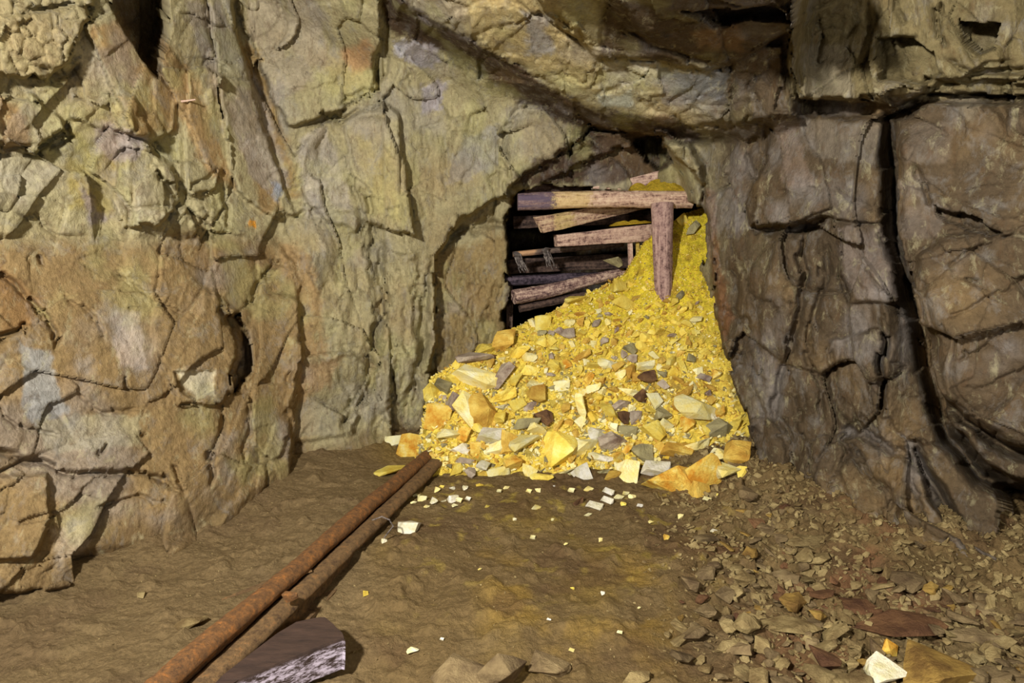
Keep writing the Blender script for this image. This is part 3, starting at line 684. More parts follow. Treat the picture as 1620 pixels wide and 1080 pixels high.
# ------------------------------------------------------------------ timber and metal builders
def wood_mat(name, c1, c2, c3, patch=None, sc=1.0):
    """weathered wood, grain along local X; patch = (colour, x_from, x_to, amount) stain with its own extent"""
    m, nt, b = newmat(name); L = nt.links
    tc = N(nt, 'ShaderNodeTexCoord'); mp = N(nt, 'ShaderNodeMapping'); mp.inputs['Scale'].default_value = (2.2*sc, 26*sc, 26*sc)
    L.new(tc.outputs['Object'], mp.inputs[0])
    n1 = N(nt, 'ShaderNodeTexNoise'); n1.inputs['Scale'].default_value = 1.6; n1.inputs['Detail'].default_value = 7; n1.inputs['Roughness'].default_value = .7; L.new(mp.outputs[0], n1.inputs['Vector'])
    n2 = N(nt, 'ShaderNodeTexNoise'); n2.inputs['Scale'].default_value = 22; n2.inputs['Detail'].default_value = 6; n2.inputs['Roughness'].default_value = .7; L.new(tc.outputs['Object'], n2.inputs['Vector'])
    av = N(nt, 'ShaderNodeMath', operation='ADD'); L.new(n1.outputs['Fac'], av.inputs[0]); L.new(n2.outputs['Fac'], av.inputs[1])
    n2.inputs['Scale'].default_value = 34; n2.inputs['Roughness'].default_value = .8; hf = N(nt, 'ShaderNodeMath', operation='MULTIPLY'); hf.inputs[1].default_value = .5; L.new(av.outputs[0], hf.inputs[0])
    cr = N(nt, 'ShaderNodeValToRGB'); e = cr.color_ramp.elements
    e[0].position = .41; e[0].color = (*lin(c3), 1); e[1].position = .57; e[1].color = (*lin(c1), 1); x = e.new(.48); x.color = (*lin(c2), 1)
    L.new(hf.outputs[0], cr.inputs[0]); out = cr.outputs[0]
    for pc, x0, x1, am in (patch or []):
        sx = N(nt, 'ShaderNodeSeparateXYZ'); L.new(tc.outputs['Object'], sx.inputs[0])
        wb = N(nt, 'ShaderNodeMath', operation='MULTIPLY_ADD'); wb.inputs[1].default_value = .25; L.new(n2.outputs['Fac'], wb.inputs[0]); L.new(sx.outputs[0], wb.inputs[2])
        a = N(nt, 'ShaderNodeMapRange'); a.inputs['From Min'].default_value = x0+.12-.02; a.inputs['From Max'].default_value = x0+.12+.02; L.new(wb.outputs[0], a.inputs[0])
        c = N(nt, 'ShaderNodeMapRange'); c.inputs['From Min'].default_value = x1+.12+.02; c.inputs['From Max'].default_value = x1+.12-.02; L.new(wb.outputs[0], c.inputs[0])
        mu = N(nt, 'ShaderNodeMath', operation='MULTIPLY'); L.new(a.outputs[0], mu.inputs[0]); L.new(c.outputs[0], mu.inputs[1])
        th = N(nt, 'ShaderNodeMapRange'); th.inputs['From Min'].default_value = .40; th.inputs['From Max'].default_value = .55; th.inputs['To Min'].default_value = am*.5; th.inputs['To Max'].default_value = am; L.new(n1.outputs['Fac'], th.inputs[0])
        m2 = N(nt, 'ShaderNodeMath', operation='MULTIPLY'); L.new(mu.outputs[0], m2.inputs[0]); L.new(th.outputs[0], m2.inputs[1])
        mx = N(nt, 'ShaderNodeMixRGB'); mx.inputs[2].default_value = (*lin(pc), 1); L.new(m2.outputs[0], mx.inputs[0]); L.new(out, mx.inputs[1]); out = mx.outputs[0]
    L.new(out, b.inputs['Base Color']); b.inputs['Roughness'].default_value = .8; b.inputs['Specular IOR Level'].default_value = .25
    bp = N(nt, 'ShaderNodeBump'); bp.inputs['Strength'].default_value = .9; bp.inputs['Distance'].default_value = .02
    L.new(hf.outputs[0], bp.inputs['Height']); L.new(bp.outputs[0], b.inputs['Normal']); return m

def beam_mesh(name, L, prof0, prof1=None, seed=0, rough=.004, bow=0.0, n=None, cut0=0.0, cut1=0.0, freq=14):
    """sweep a cross-section (list of y,z) along X from 0 to L, with worn faces and closed ends"""
    prof1 = prof1 or prof0; n = n or max(8, int(L/.018)); bm = bmesh.new(); rings = []
    off = Vector((seed*7.3, seed*2.1, 0))
    for i in range(n+1):
        s = i/n; ring = []
        for (a, b_), (c, d) in zip(prof0, prof1):
            y = a+(c-a)*s; z = b_+(d-b_)*s
            x = L*s + (cut0*(1-s)+cut1*s)*z/.05*.02*(1 if s in (0, 1) else 1)
            v = Vector((x, y, z)); nn = mnoise.noise(Vector((x*3, y*freq, z*freq))+off)+.5*mnoise.noise(Vector((x*22, y*40, z*40))+off)
            r = Vector((0, y, z)); 
            if r.length > 0: v += r.normalized()*nn*rough
            v.z += bow*math.sin(s*math.pi); v.z += .3*rough*mnoise.noise(Vector((x*2.5, 0, 0))+off)*4
            ring.append(bm.verts.new(v))
        rings.append(ring)
    m = len(prof0)
    for i in range(n):
        for j in range(m):
            bm.faces.new((rings[i][j], rings[i][(j+1) % m], rings[i+1][(j+1) % m], rings[i+1][j]))
    for ring, sgn in ((rings[0], -1), (rings[-1], 1)):
        c = Vector((0, 0, 0))
        for v in ring: c += v.co
        c = bm.verts.new(c/m + Vector((sgn*.004, 0, 0)))
        for j in range(m):
            f = (ring[j], c, ring[(j+1) % m]) if sgn < 0 else (ring[j], ring[(j+1) % m], c)
            bm.faces.new(f)
    bmesh.ops.recalc_face_normals(bm, faces=bm.faces)
    me = bpy.data.meshes.new(name); bm.to_mesh(me); bm.free()
    for p in me.polygons: p.use_smooth = True
    try: me.set_sharp_from_angle(angle=math.radians(40))
    except Exception: pass
    return me
def round_prof(r, n=22, sq=1.0, seed=0):
    rn = random.Random(seed); return [(r*math.cos(2*math.pi*k/n)*(1+rn.uniform(-.04, .04)), r*sq*math.sin(2*math.pi*k/n)*(1+rn.uniform(-.04, .04))) for k in range(n)]
def rect_prof(w_, h_, k=4):
    pts = []
    c = [(-w_/2, -h_/2), (w_/2, -h_/2), (w_/2, h_/2), (-w_/2, h_/2)]
    for a in range(4):
        x0, y0 = c[a]; x1, y1 = c[(a+1) % 4]
        for t in range(k):
            s = .06+.88*t/(k-1); pts.append((x0+(x1-x0)*s, y0+(y1-y0)*s))
    return pts
def orient(o, p0, p1, roll=0.0):
    d = (p1-p0).normalized(); up = Vector((0, 0, 1))
    if abs(d.z) > .9: up = Vector((0, -1, 0))
    y = up.cross(d).normalized(); z = d.cross(y)
    M = Matrix((d, y, z)).transposed().to_4x4() @ Matrix.Rotation(roll, 4, 'X')
    M.translation = p0; o.matrix_world = M

W_PINK = wood_mat('weathered_pink_wood', (222, 192, 168), (184, 150, 134), (98, 74, 68))
W_MAIN = wood_mat('stained_log_wood', (228, 200, 170), (196, 160, 138), (112, 84, 72), [((88, 76, 98), -.3, .27, .95), ((216, 190, 90), .25, .52, .42)])
W_PALE = wood_mat('pale_split_wood', (226, 200, 164), (186, 150, 126), (96, 74, 66), [((226, 206, 110), .12, .30, .45)])
W_DARK = wood_mat('dark_timber', (112, 90, 78), (74, 58, 52), (36, 28, 26))
W_BLUE = wood_mat('blue_black_timber', (108, 94, 104), (66, 56, 66), (30, 24, 30))
W_POLE = wood_mat('grey_pole_wood', (130, 112, 98), (92, 76, 70), (46, 36, 36), [((224, 176, 130), .03, .19, .9)])
W_POST = wood_mat('post_wood', (196, 164, 150), (160, 128, 120), (92, 68, 64))
W_GREY = wood_mat('grey_fibre', (160, 150, 140), (110, 100, 96), (50, 44, 44), sc=2)

def timber(name, a, ya, b, yb, prof0, prof1, mat, label, cat, seed=0, roll=0, rough=.004, bow=0, cut0=0, cut1=0):
    p0 = at(*a, Y=ya); p1 = at(*b, Y=yb)
    o = link(name, beam_mesh(name, (p1-p0).length, prof0, prof1, seed, rough*1.8, bow, cut0=cut0, cut1=cut1), mat)
    orient(o, p0, p1, roll); tag(o, label, cat); return o
timber('roof_log', (819, 319), 4.92, (1094, 315), 4.98, round_prof(.062, seed=1), round_prof(.060, seed=2), W_MAIN,
       'thick round log across the tunnel mouth with blackish left end and yellow stain', 'log', 3, 0, .004, .006)
timber('lagging_plank', (938, 297), 5.14, (1066, 284), 5.14, rect_prof(.04, .015), rect_prof(.10, .17), W_PINK,
       'uppermost pale pink plank wedge lying on top of the thick round log', 'plank', 5, 0, .004, 0, 0, 0)
timber('split_plank', (852, 355), 4.95, (1020, 322), 5.45, rect_prof(.05, .12), rect_prof(.05, .09), W_PALE,
       'pale split plank slanting up to the right, right underneath the thick round log', 'plank', 7, 0, .004, 0, -1, 0)
timber('cross_beam', (879, 381), 5.15, (1040, 366), 5.35, rect_prof(.08, .085), rect_prof(.08, .13), W_PINK,
       'pinkish squared beam with yellow dust on its right half, propped by a thin upright', 'beam', 9, 0, .003)
timber('support_post', (1047, 322), 4.90, (1050, 492), on_heap(1050, 470).y+.02, round_prof(.076, seed=5), round_prof(.060, seed=6), W_POST,
       'upright wooden post standing in the yellow heap under the thick round log', 'post', 11, 0, .004)
timber('prop_stick', (996, 374), 5.32, (999, 446), 5.26, rect_prof(.036, .036), None, W_PINK,
       'thin pinkish upright prop under the right part of the dusty squared beam', 'prop', 13, 0, .002)
timber('prop_stick', (1008, 374), 5.36, (1010, 446), 5.30, rect_prof(.028, .03), None, wood_mat('yellow_dusted_wood', (214, 186, 90), (170, 140, 60), (110, 80, 40)),
       'thin yellowish upright prop just right of the pinkish one', 'prop', 15, 0, .002)
timber('dark_log', (798, 444), 5.30, (975, 436), 5.60, round_prof(.038, seed=8), round_prof(.036, seed=9), W_BLUE,
       'blue-black round log lying level, left end against the rock rib', 'log', 17, 0, .003)
timber('fallen_log', (813, 471), 5.16, (985, 432), 5.55, round_prof(.055, seed=10), round_prof(.040, seed=11), wood_mat('patchy_log_wood', (222, 192, 170), (140, 110, 104), (60, 44, 46)),
       'round log with pale pink patches, lowest big log, its tip near the heap', 'log', 19, 0, .005)
timber('dark_log', (822, 488), 5.24, (930, 466), 5.45, round_prof(.030, seed=12), round_prof(.028, seed=13), W_DARK,
       'thin dark log tucked under the patchy pink log just above the heap', 'log', 21, 0, .004)
timber('lagging_board', (812, 352), 5.75, (1030, 342), 5.85, rect_prof(.04, .10), None, W_DARK, 'dark board in shadow behind the pale split plank', 'board', 23)
timber('lagging_board', (800, 422), 5.9, (1010, 412), 5.95, rect_prof(.04, .12), None, W_DARK, 'dark board in shadow behind the thin lashed pole', 'board', 25)
timber('lagging_board', (806, 520), 5.45, (806, 452), 5.5, rect_prof(.05, .03), None, W_DARK, 'short dark upright board at the left end of the lowest logs', 'board', 27)
timber('lagging_board', (830, 300), 5.5, (1010, 292), 5.8, rect_prof(.05, .08), None, W_DARK, 'dark brown board behind the left half of the thick round log', 'board', 28)
# thin pole with two lashings
t = bpy.data.objects.new('lashed_pole', None); COL.objects.link(t); t.location = at(815, 401, Y=5.3)
tag(t, 'thin grey pole with two frayed lashings, orange tinted between them', 'pole')
p0 = at(812, 402, Y=5.3); p1 = at(985, 386, Y=5.6)
po = link('pole', beam_mesh('pole', (p1-p0).length, round_prof(.022, 14), round_prof(.024, 14), 31, .003), W_POLE); orient(po, p0, p1)
def lash(px_, py_, Y, s):
    bm = bmesh.new(); rn = random.Random(s)
    for k in range(9):
        a = Vector((rn.uniform(-.02, .02), rn.uniform(-.03, .01), rn.uniform(-.01, .02))); b_ = a+Vector((rn.uniform(.03, .075), rn.uniform(-.02, .02), -rn.uniform(.08, .15)))
        pts = [a+(b_-a)*(i/5)+Vector((rn.uniform(-.006, .006), rn.uniform(-.006, .006), 0)) for i in range(6)]
        for i in range(5):
            d = (pts[i+1]-pts[i]); r = bmesh.ops.create_cone(bm, cap_ends=True, segments=6, radius1=.007-.0008*i, radius2=.0065-.0008*i, depth=d.length*1.1,
                matrix=Matrix.Translation((pts[i]+pts[i+1])/2) @ d.to_track_quat('Z', 'Y').to_matrix().to_4x4())
    me = bpy.data.meshes.new('lashing'); bm.to_mesh(me); bm.free()
    o = link('lashing', me, W_GREY); o.location = at(px_, py_, Y=Y)
    bk = stone_mesh('knot', s+60, .9, 18); bk.materials.append(W_GREY); k_ = bpy.data.objects.new('knot', bk); COL.objects.link(k_); k_.location = at(px_, py_-2, Y=Y-.02); k_.scale = (.062, .06, .062)
    return o, k_
bpy.context.view_layer.update()
def adopt(ch, pa):
    bpy.context.view_layer.update(); mw = ch.matrix_world.copy(); ch.parent = pa; ch.matrix_parent_inverse = pa.matrix_world.inverted(); ch.matrix_world = mw
adopt(po, t)
for args in ((818, 404, 5.30, 1), (863, 398, 5.33, 2)):
    for q in lash(*args): adopt(q, t)

# ------------------------------------------------------------------ stones
SHAPES = [stone_mesh('stone', k, fl, 10+k % 5, 1, .05) for k, fl in enumerate((1, 1, .9, 1, .8, .9, 1, .85, 1, .9, .8, 1))]
FLAKES = [stone_mesh('flake', 50+k, .42+.08*(k % 4), 13+k % 4, 1, .12) for k in range(9)]
_cache = {}
def variant(base, mat):
    k = (base.name, mat.name)
    if k not in _cache:
        me = base.copy(); me.materials.clear(); me.materials.append(mat); _cache[k] = me
    return _cache[k]
def stone(name, p, size, mat, label, cat, group=None, base=None, rot=None, sink=.3, yaw=None):
    """size = (x, y, z) metres in the stone's own frame; sink = share of height below the contact point"""
    base = base or random.choice(SHAPES)
    o = bpy.data.objects.new(name, variant(base, mat)); COL.objects.link(o)
    o.scale = size; o.rotation_euler = rot or (random.uniform(-.3, .3), random.uniform(-.3, .3), yaw if yaw is not None else random.uniform(0, 6.28))
    o.location = (p.x, p.y, p.z+size[2]*(.5-sink)*.8)
    tag(o, label, cat, group); return o
# traced rocks of the heap: x, y, width, height, lean in degrees, colour, label
HERO = [
 (751,598,64,32,-6,'pale','large pale yellow flat slab on the upper left of the heap'),
 (736,648,30,58,16,'pale','tall narrow pale slab leaning upright below the large flat slab'),
 (658,702,62,58,10,'orange','large orange stained boulder left of the rail ends'),
 (628,697,40,17,18,'pale','pale flat stone behind the large orange boulder, against the left wall'),
 (626,746,48,20,12,'yellow','flat yellow stone on the floor left of the rusty rails'),
 (705,687,46,14,-3,'pale','long thin pale slab right above the rail ends'),
 (738,689,25,26,0,'orange','small orange rock directly right of the thin slab over the rail ends'),
 (698,660,46,40,-10,'orange','orange topped rock at the left border of the heap'),
 (684,620,20,36,5,'yellow','narrow yellow rock touching the left wall, highest there'),
 (765,650,46,44,-35,'ochre','rust streaked rock leaning on the tall narrow pale slab'),
 (791,618,44,32,12,'yellow','blocky yellow rock right of the large flat slab'),
 (797,592,22,46,-32,'lilac','blue grey slab tilted upright among yellow rocks near the top left'),
 (776,690,38,28,14,'white','bright white rock above the front left row'),
 (728,711,26,18,8,'white','small white rock just right of the rail ends'),
 (735,727,26,12,0,'lilac','flat whitish grey chip under the small white rock by the rails'),
 (804,697,28,36,0,'ochre','brownish ochre rock right of the bright white rock'),
 (832,702,40,34,20,'pale','rounded pale rock left of the big square yellow one'),
 (880,709,54,50,-4,'yellow','big square yellow rock in the middle of the lower heap'),
 (766,737,22,16,-14,'white','small white stone in the front left row'),
 (793,748,42,18,12,'pale','elongated pale stone at the front foot, left part'),
 (818,732,34,26,-8,'orange','orange and white rock in the front row left of centre'),
 (857,754,28,11,4,'yellow','thin yellow chip lying at the very front edge'),
 (880,744,58,20,3,'pale','long pale rock at the foot below the big square yellow one'),
 (853,622,36,26,14,'ochre','smooth tan rock in the left middle of the heap'),
 (845,610,22,18,0,'pale','small pale stone on top of the smooth tan rock'),
 (858,660,28,24,0,'brown','dark brown rock, the darkest one in the heap'),
 (831,668,40,20,16,'grey','grey slab pointing at the dark brown rock'),
 (722,636,32,28,-14,'lilac','lilac grey rock left of the tall narrow pale slab'),
 (752,570,46,28,8,'lilac','brownish lilac rock above the large pale flat slab'),
 (764,553,38,16,0,'yellow','yellow stone at the top left skyline of the heap'),
 (803,540,44,30,14,'ochre','ochre rock on the skyline left of the logs'),
 (862,511,30,24,0,'yellow','yellow rock on the skyline below the patchy log'),
 (925,706,44,28,18,'pale','pale slab tilted right of the big square yellow rock'),
 (950,723,30,12,-6,'white','flat white stone below the tilted pale slab'),
 (945,741,30,22,0,'grey','grey green rock in the front row'),
 (996,747,38,42,-4,'pale','boxy pale yellow block at the front of the heap'),
 (1036,742,38,26,10,'white','whitish block between the boxy block and the big orange rocks'),
 (1055,763,70,46,8,'orange','big orange shell shaped rock with pale rim, front right'),
 (1112,738,58,66,-30,'orange','largest orange rock, right of the shell shaped one'),
 (1103,773,32,26,0,'ochre','brown ochre stone in front of the largest orange rock'),
 (1151,748,28,32,4,'pale','pale yellow block near the right end of the front row'),
 (1133,720,26,20,-10,'pale','small pale stone on the shoulder of the largest orange rock'),
 (1164,717,42,36,0,'ochre','crumbly ochre rock next to the right wall'),
 (1175,748,18,20,0,'yellow','little yellow stone touching the right wall at the floor'),
 (1140,678,36,36,0,'grey','dark grey rock near the right wall'),
 (1098,645,54,32,-14,'pale','broad pale yellow slab on the right side of the heap'),
 (1092,694,42,30,0,'pale','pale rock above the largest orange rock'),
 (1018,715,38,26,-6,'grey','grey oval rock above the boxy pale block'),
 (1070,713,44,24,6,'ochre','speckled gold brown rock left of the largest orange one'),
 (1030,680,34,30,0,'yellow','roundish yellow rock above the grey oval one'),
 (1073,626,42,16,36,'ochre','long tan rock slanting up to the right'),
 (1035,631,18,26,34,'pale','small pale brick shaped stone left of the slanting tan rock'),
 (1048,659,20,32,-12,'grey','grey brown oblong rock below the pale brick shaped stone'),
 (1084,671,24,22,0,'orange','small orange rock under the broad pale slab'),
 (923,642,18,40,24,'pale','narrow pale splinter rock in the middle of the heap'),
 (892,610,30,16,4,'pale','flat pale stone above the narrow splinter rock'),
 (970,698,36,34,0,'lilac','brown lilac rock in the centre of the lower heap'),
 (944,685,22,20,0,'white','small greenish white stone left of the brown lilac rock'),
 (1165,655,20,16,0,'yellow','small yellow stone above the dark grey rock at the wall'),
 (1026,596,32,18,14,'brown','dark brown grey stone high in the right middle of the heap'),
 (1021,579,26,14,18,'pale','pale chip just above the high dark stone'),
 (995,552,20,18,0,'grey','single dark grey stone in the fine upper slope'),
 (985,480,40,22,-18,'yellow','big flat yellow slab just left of the post foot'),
 (977,453,24,20,0,'yellow','yellow lump on the skyline left of the post'),
 (911,476,28,18,10,'yellow','yellow stone on the skyline under the log tips'),
 (1130,592,18,14,0,'orange','small orange stone at the right edge of the fines'),
 (1101,507,22,9,2,'pale','lone pale flat chip in the fines right of the post'),
 (1008,660,24,20,0,'lilac','small lilac stone left of the grey brown oblong rock'),
 (985,640,26,18,12,'lilac','lilac grey stone in the centre of the slope'),
 (960,575,24,16,-8,'pale','pale stone in the upper middle slope'),
 (915,560,32,18,24,'ochre','ochre slab in the upper left slope'),
 (900,528,28,16,10,'lilac','dull tan slab below the log tips'),
 (700,612,24,26,0,'grey','grey rock beside the narrow yellow rock at the left wall'),
 (716,600,20,22,0,'yellow','yellow stone left of the large pale flat slab'),
 (836,585,28,20,0,'yellow','yellow lump above the smooth tan rock'),
 (818,640,26,20,30,'yellow','yellow chunk between the blocky yellow rock and the dark one'),
]
HM = []
for k, (x, y, w_, h_, rt, mk, lab) in enumerate(HERO):
    p = on_heap(x, y+h_*.12); d = (p-Vector(CAM)).length; s = d/FPX
    W, H = w_*s*1.42, h_*s*1.42; D_ = (W+H)*.42
    base = SHAPES[(k*5) % len(SHAPES)]
    o = bpy.data.objects.new('ore_rock', variant(base, SM[mk])); COL.objects.link(o)
    o.scale = (W, D_, H); o.rotation_euler = (-.28, math.radians(-rt), random.uniform(-.25, .25))
    n_ = Vector((0, -.6, .45)).normalized(); o.location = p+n_*D_*.20
    tag(o, lab, 'rock'); HM.append((x, y, max(w_, h_)*.55))
# the rest of the larger stones
HPOLY = [(678, 610), (742, 560), (800, 532), (850, 505), (925, 462), (1000, 425), (1020, 440), (1112, 470), (1122, 560), (1140, 640), (1176, 680), (1184, 752), (1090, 772), (1000, 762), (850, 756), (720, 752), (690, 700), (676, 660)]
def inpoly(x, y, p): return polysd(np.array([float(x)]), np.array([float(y)]), p)[0]
cnt = 0; tries = 0; rnd = random.Random(21)
NM = {'pale': 'pale', 'yellow': 'bright yellow', 'ochre': 'ochre', 'orange': 'orange', 'grey': 'grey', 'lilac': 'lilac grey', 'white': 'white', 'brown': 'brown'}
while cnt < 222 and tries < 30000:
    tries += 1
    x = rnd.uniform(676, 1185); y = rnd.uniform(440, 765)
    if inpoly(x, y, HPOLY) < 3: continue
    fy_ = (y-430)/330; sz = (8+25*fy_**1.15)*rnd.uniform(.75, 1.5)*(1-.25*max(0, (x-1000)/180)*(y < 640))
    if any(math.hypot(x-a, y-b_) < r*.62+sz*.36 for a, b_, r in HM): continue
    HM.append((x, y, sz*.5))
    if y < 560: mk = rnd.choices(['yellow', 'pale', 'ochre', 'lilac', 'grey'], [6, 2, 3, .6, .3])[0]
    else: mk = rnd.choices(['yellow', 'pale', 'ochre', 'orange', 'grey', 'lilac', 'white', 'brown'], [5, 4, 4, 1.3, 1.6, 1.5, .6, .5])[0]
    p = on_heap(x, y); d = (p-Vector(CAM)).length; s = d/FPX*1.15
    band = 'on the fine upper slope' if y < 540 else 'halfway up the heap' if y < 640 else 'among the coarse rocks low on the heap'
    side = 'left side' if x < 850 else 'middle' if x < 1010 else 'right side'
    grp = f'{NM[mk]} stones {band}, {side}'
    o = bpy.data.objects.new('ore_rock', variant(SHAPES[rnd.randrange(12)], SM[mk])); COL.objects.link(o)
    W = sz*s; o.scale = (W*rnd.uniform(.8, 1.35), W*.8, W*rnd.uniform(.55, 1)); o.rotation_euler = (rnd.uniform(-.8, .4), rnd.uniform(-.9, .9), rnd.uniform(-.6, .6))
    o.location = p+Vector((0, -.6, .5))*W*.26
    tag(o, f'small {NM[mk]} stone {band}, {side}', 'stone', grp); cnt += 1
print('heap stones', cnt)

# fines: thousands of chips nobody could count, one mesh per colour
def chip_cloud(name, pts, mat, label, cat, seed, parent=None):
    rn = random.Random(seed); V = []; Fc = []
    tm = [stone_mesh('tmp', 200+k, .7, 9, 0) for k in range(5)]
    T_ = [(np.array([v.co[:] for v in m.vertices]), [tuple(p.vertices) for p in m.polygons]) for m in tm]
    for m in tm: bpy.data.meshes.remove(m)
    n = 0
    for (p, s) in pts:
        tv, tf_ = T_[rn.randrange(5)]
        R_ = np.array(Matrix.Rotation(rn.uniform(0, 6.28), 3, 'Z') @ Matrix.Rotation(rn.uniform(-1, 1), 3, 'X') @ Matrix.Rotation(rn.uniform(-1, 1), 3, 'Y'))
        v = (tv*np.array([s*rn.uniform(.8, 1.5), s, s*rn.uniform(.5, 1)])) @ R_.T + np.array(p)
        V.append(v); Fc += [(a+n, b_+n, c+n) for a, b_, c in tf_]; n += len(v)
    o = link(name, np_mesh(name, np.concatenate(V), np.array(Fc), smooth=False), mat)
    tag(o, label, cat, kind='stuff'); return o
HPn = HPOLY[:6]+[(1040, 400), (1075, 345), (1108, 352), (1118, 440)]+HPOLY[7:]
clouds = {'yellow': [], 'pale': [], 'ochre': [], 'grey': []}
# points straight on the heap in plan, denser with smaller chips higher up
for _ in range(16000):
    x = rnd.uniform(-.74, 1.45); y = rnd.uniform(3.9, 5.5); z = HZ(x, y)
    if z < .02: continue
    u, v = proj(np.array([[x, y, z]])); v = v[0]; u = u[0]
    if y > ycr(x)+.12: continue
    f = np.clip((v-400)/360, 0, 1)
    if rnd.random() > 1.05-.45*f: continue
    s = (.009+.028*f**1.3)*rnd.uniform(.5, 1.7)
    mk = rnd.choices(['yellow', 'pale', 'ochre', 'grey'], [5.5, 1.2+2.6*f, 2.0, .2+1.3*f])[0]
    clouds[mk].append(((x, y, z+s*.12), s))
for k, (mk, lab) in enumerate((('yellow', 'bright yellow small chips filling the heap between its rocks'), ('pale', 'pale yellow small chips filling the heap between its rocks'),
               ('ochre', 'brownish ochre small chips filling the heap between its rocks'), ('grey', 'grey small chips filling the heap between its rocks'))):
    chip_cloud('ore_chips', clouds[mk], SM[mk], lab, 'ore chips', 300+k)
# dust lying on the timbers
def dust(a, b_, ya, yb, hgt, wid, label, seed):
    p0 = at(*a, Y=ya); p1 = at(*b_, Y=yb); bm = bmesh.new(); n, m = 30, 10; g = []
    for i in range(n+1):
        s = i/n; row = []
        for j in range(m+1):
            q = j/m*2-1
            c = p0+(p1-p0)*s; h = hgt*math.sin(math.pi*min(1, s*.9+.1))**.7*(1-q*q)*(.7+.6*mnoise.noise(Vector((s*6+seed, q*2, 0))))
            row.append(bm.verts.new(c+Vector((0, q*wid/2, max(h, -.004)))))
        g.append(row)
    for i in range(n):
        for j in range(m): bm.faces.new((g[i][j], g[i+1][j], g[i+1][j+1], g[i][j+1]))
    bmesh.ops.solidify(bm, geom=bm.faces[:], thickness=.006); bmesh.ops.recalc_face_normals(bm, faces=bm.faces)
    me = bpy.data.meshes.new('yellow_dust'); bm.to_mesh(me); bm.free()
    a_ = me.color_attributes.new('vert_tint', 'FLOAT_COLOR', 'POINT')
    for e in a_.data: e.color = (*lin((226, 196, 66)), 1)
    o = link('yellow_dust', me, MHEAP); tag(o, label, 'dust', kind='stuff')
dust((996, 303), (1098, 303), 5.02, 5.03, .085, .13, 'yellow dust piled on the right part of the thick round log', 3)
dust((965, 358), (1034, 352), 5.22, 5.3, .035, .09, 'yellow dust lying on the pinkish squared beam', 8)
p = on_heap(1096, 372)
stone('leaning_slab', p, (.10, .05, .17), SM['grey'], 'grey slab leaning in the yellow fines beside the right wall near the top', 'slab', rot=(-.2, .6, .2), sink=.2)
p = on_heap(1078, 352)
stone('ore_rock', p, (.13, .10, .16), SM['yellow'], 'bright yellow lump right of the post top', 'rock', rot=(-.2, .5, .2), sink=.3)
p = at(970, 414, Y=5.35)
stone('hanging_rock', p, (.19, .12, .11), SM['grey'], 'dark grey lump of rock left of the thin upright props', 'rock', rot=(0, .1, .3), sink=.5)

# ------------------------------------------------------------------ rails
def metal_mat(name, c1, c2, c3, c4):
    m, nt, b = newmat(name); L = nt.links; tc = N(nt, 'ShaderNodeNewGeometry')
    n1 = N(nt, 'ShaderNodeTexNoise'); n1.inputs['Scale'].default_value = 34; n1.inputs['Detail'].default_value = 9; n1.inputs['Roughness'].default_value = .82; L.new(tc.outputs['Position'], n1.inputs['Vector'])
    cr = N(nt, 'ShaderNodeValToRGB'); e = cr.color_ramp.elements
    e[0].position = .34; e[0].color = (*lin(c1), 1); e[1].position = .66; e[1].color = (*lin(c4), 1)
    for p_, c in ((.46, c2), (.55, c3)): q = e.new(p_); q.color = (*lin(c), 1)
    L.new(n1.outputs['Fac'], cr.inputs[0]); L.new(cr.outputs[0], b.inputs['Base Color']); b.inputs['Roughness'].default_value = .85; b.inputs['Specular IOR Level'].default_value = .25
    n2 = N(nt, 'ShaderNodeTexNoise'); n2.inputs['Scale'].default_value = 60; n2.inputs['Detail'].default_value = 8; n2.inputs['Roughness'].default_value = .8; L.new(tc.outputs['Position'], n2.inputs['Vector'])
    bp = N(nt, 'ShaderNodeBump'); bp.inputs['Strength'].default_value = .8; bp.inputs['Distance'].default_value = .012; L.new(n2.outputs['Fac'], bp.inputs['Height']); L.new(bp.outputs[0], b.inputs['Normal'])
    return m
RUST = metal_mat('orange_rust', (72, 52, 36), (112, 80, 50), (136, 94, 54), (184, 116, 56))
RUST2 = metal_mat('muddy_rust', (70, 50, 36), (108, 84, 56), (128, 100, 66), (160, 112, 66))
def rail(name, a, b_, za, zb, prof, mat, label, seed):
    p0 = at(*a, Z=za); p1 = at(*b_, Z=zb)
    o = link(name, beam_mesh(name, (p1-p0).length, prof, prof, seed, .004, 0, freq=10), mat)
    t_ = bpy.data.objects.new(name, None); return o, p0, p1
def rail_thing(a, b_, za, zb, prof, mat, label, seed):
    t = bpy.data.objects.new('rusty_rail', None); COL.objects.link(t)
    p0 = at(*a, Z=za); p1 = at(*b_, Z=zb); t.location = p0; tag(t, label, 'rail', 'the pair of rusty rails')
    o = link('rail_head', beam_mesh('rail_head', (p1-p0).length, prof, prof, seed, .0065, 0, freq=10), mat); orient(o, p0, p1); adopt(o, t)
    w_ = link('rail_web', beam_mesh('rail_web', (p1-p0).length, rect_prof(.016, .07), None, seed+1, .002), mat); orient(w_, p0-Vector((0, 0, .055)), p1-Vector((0, 0, .05))); adopt(w_, t)
    f_ = link('rail_foot', beam_mesh('rail_foot', (p1-p0).length, rect_prof(.10, .016), None, seed+2, .003), RUST2); orient(f_, p0-Vector((0, 0, .094)), p1-Vector((0, 0, .088))); adopt(f_, t)
    return t, p0, p1
A, a0, a1 = rail_thing((205, 1126), (691, 708), .20, .06, round_prof(.042, 20, .85, 3), RUST, 'orange rusted rail, the left one of the pair, running to the yellow heap', 41)
Bn, b0, b1 = rail_thing((279, 1126), (711, 712), .12, .035, round_prof(.044, 22, .7, 4), RUST2, 'mud brown rail, the right one of the pair, above the dark beam end', 47)
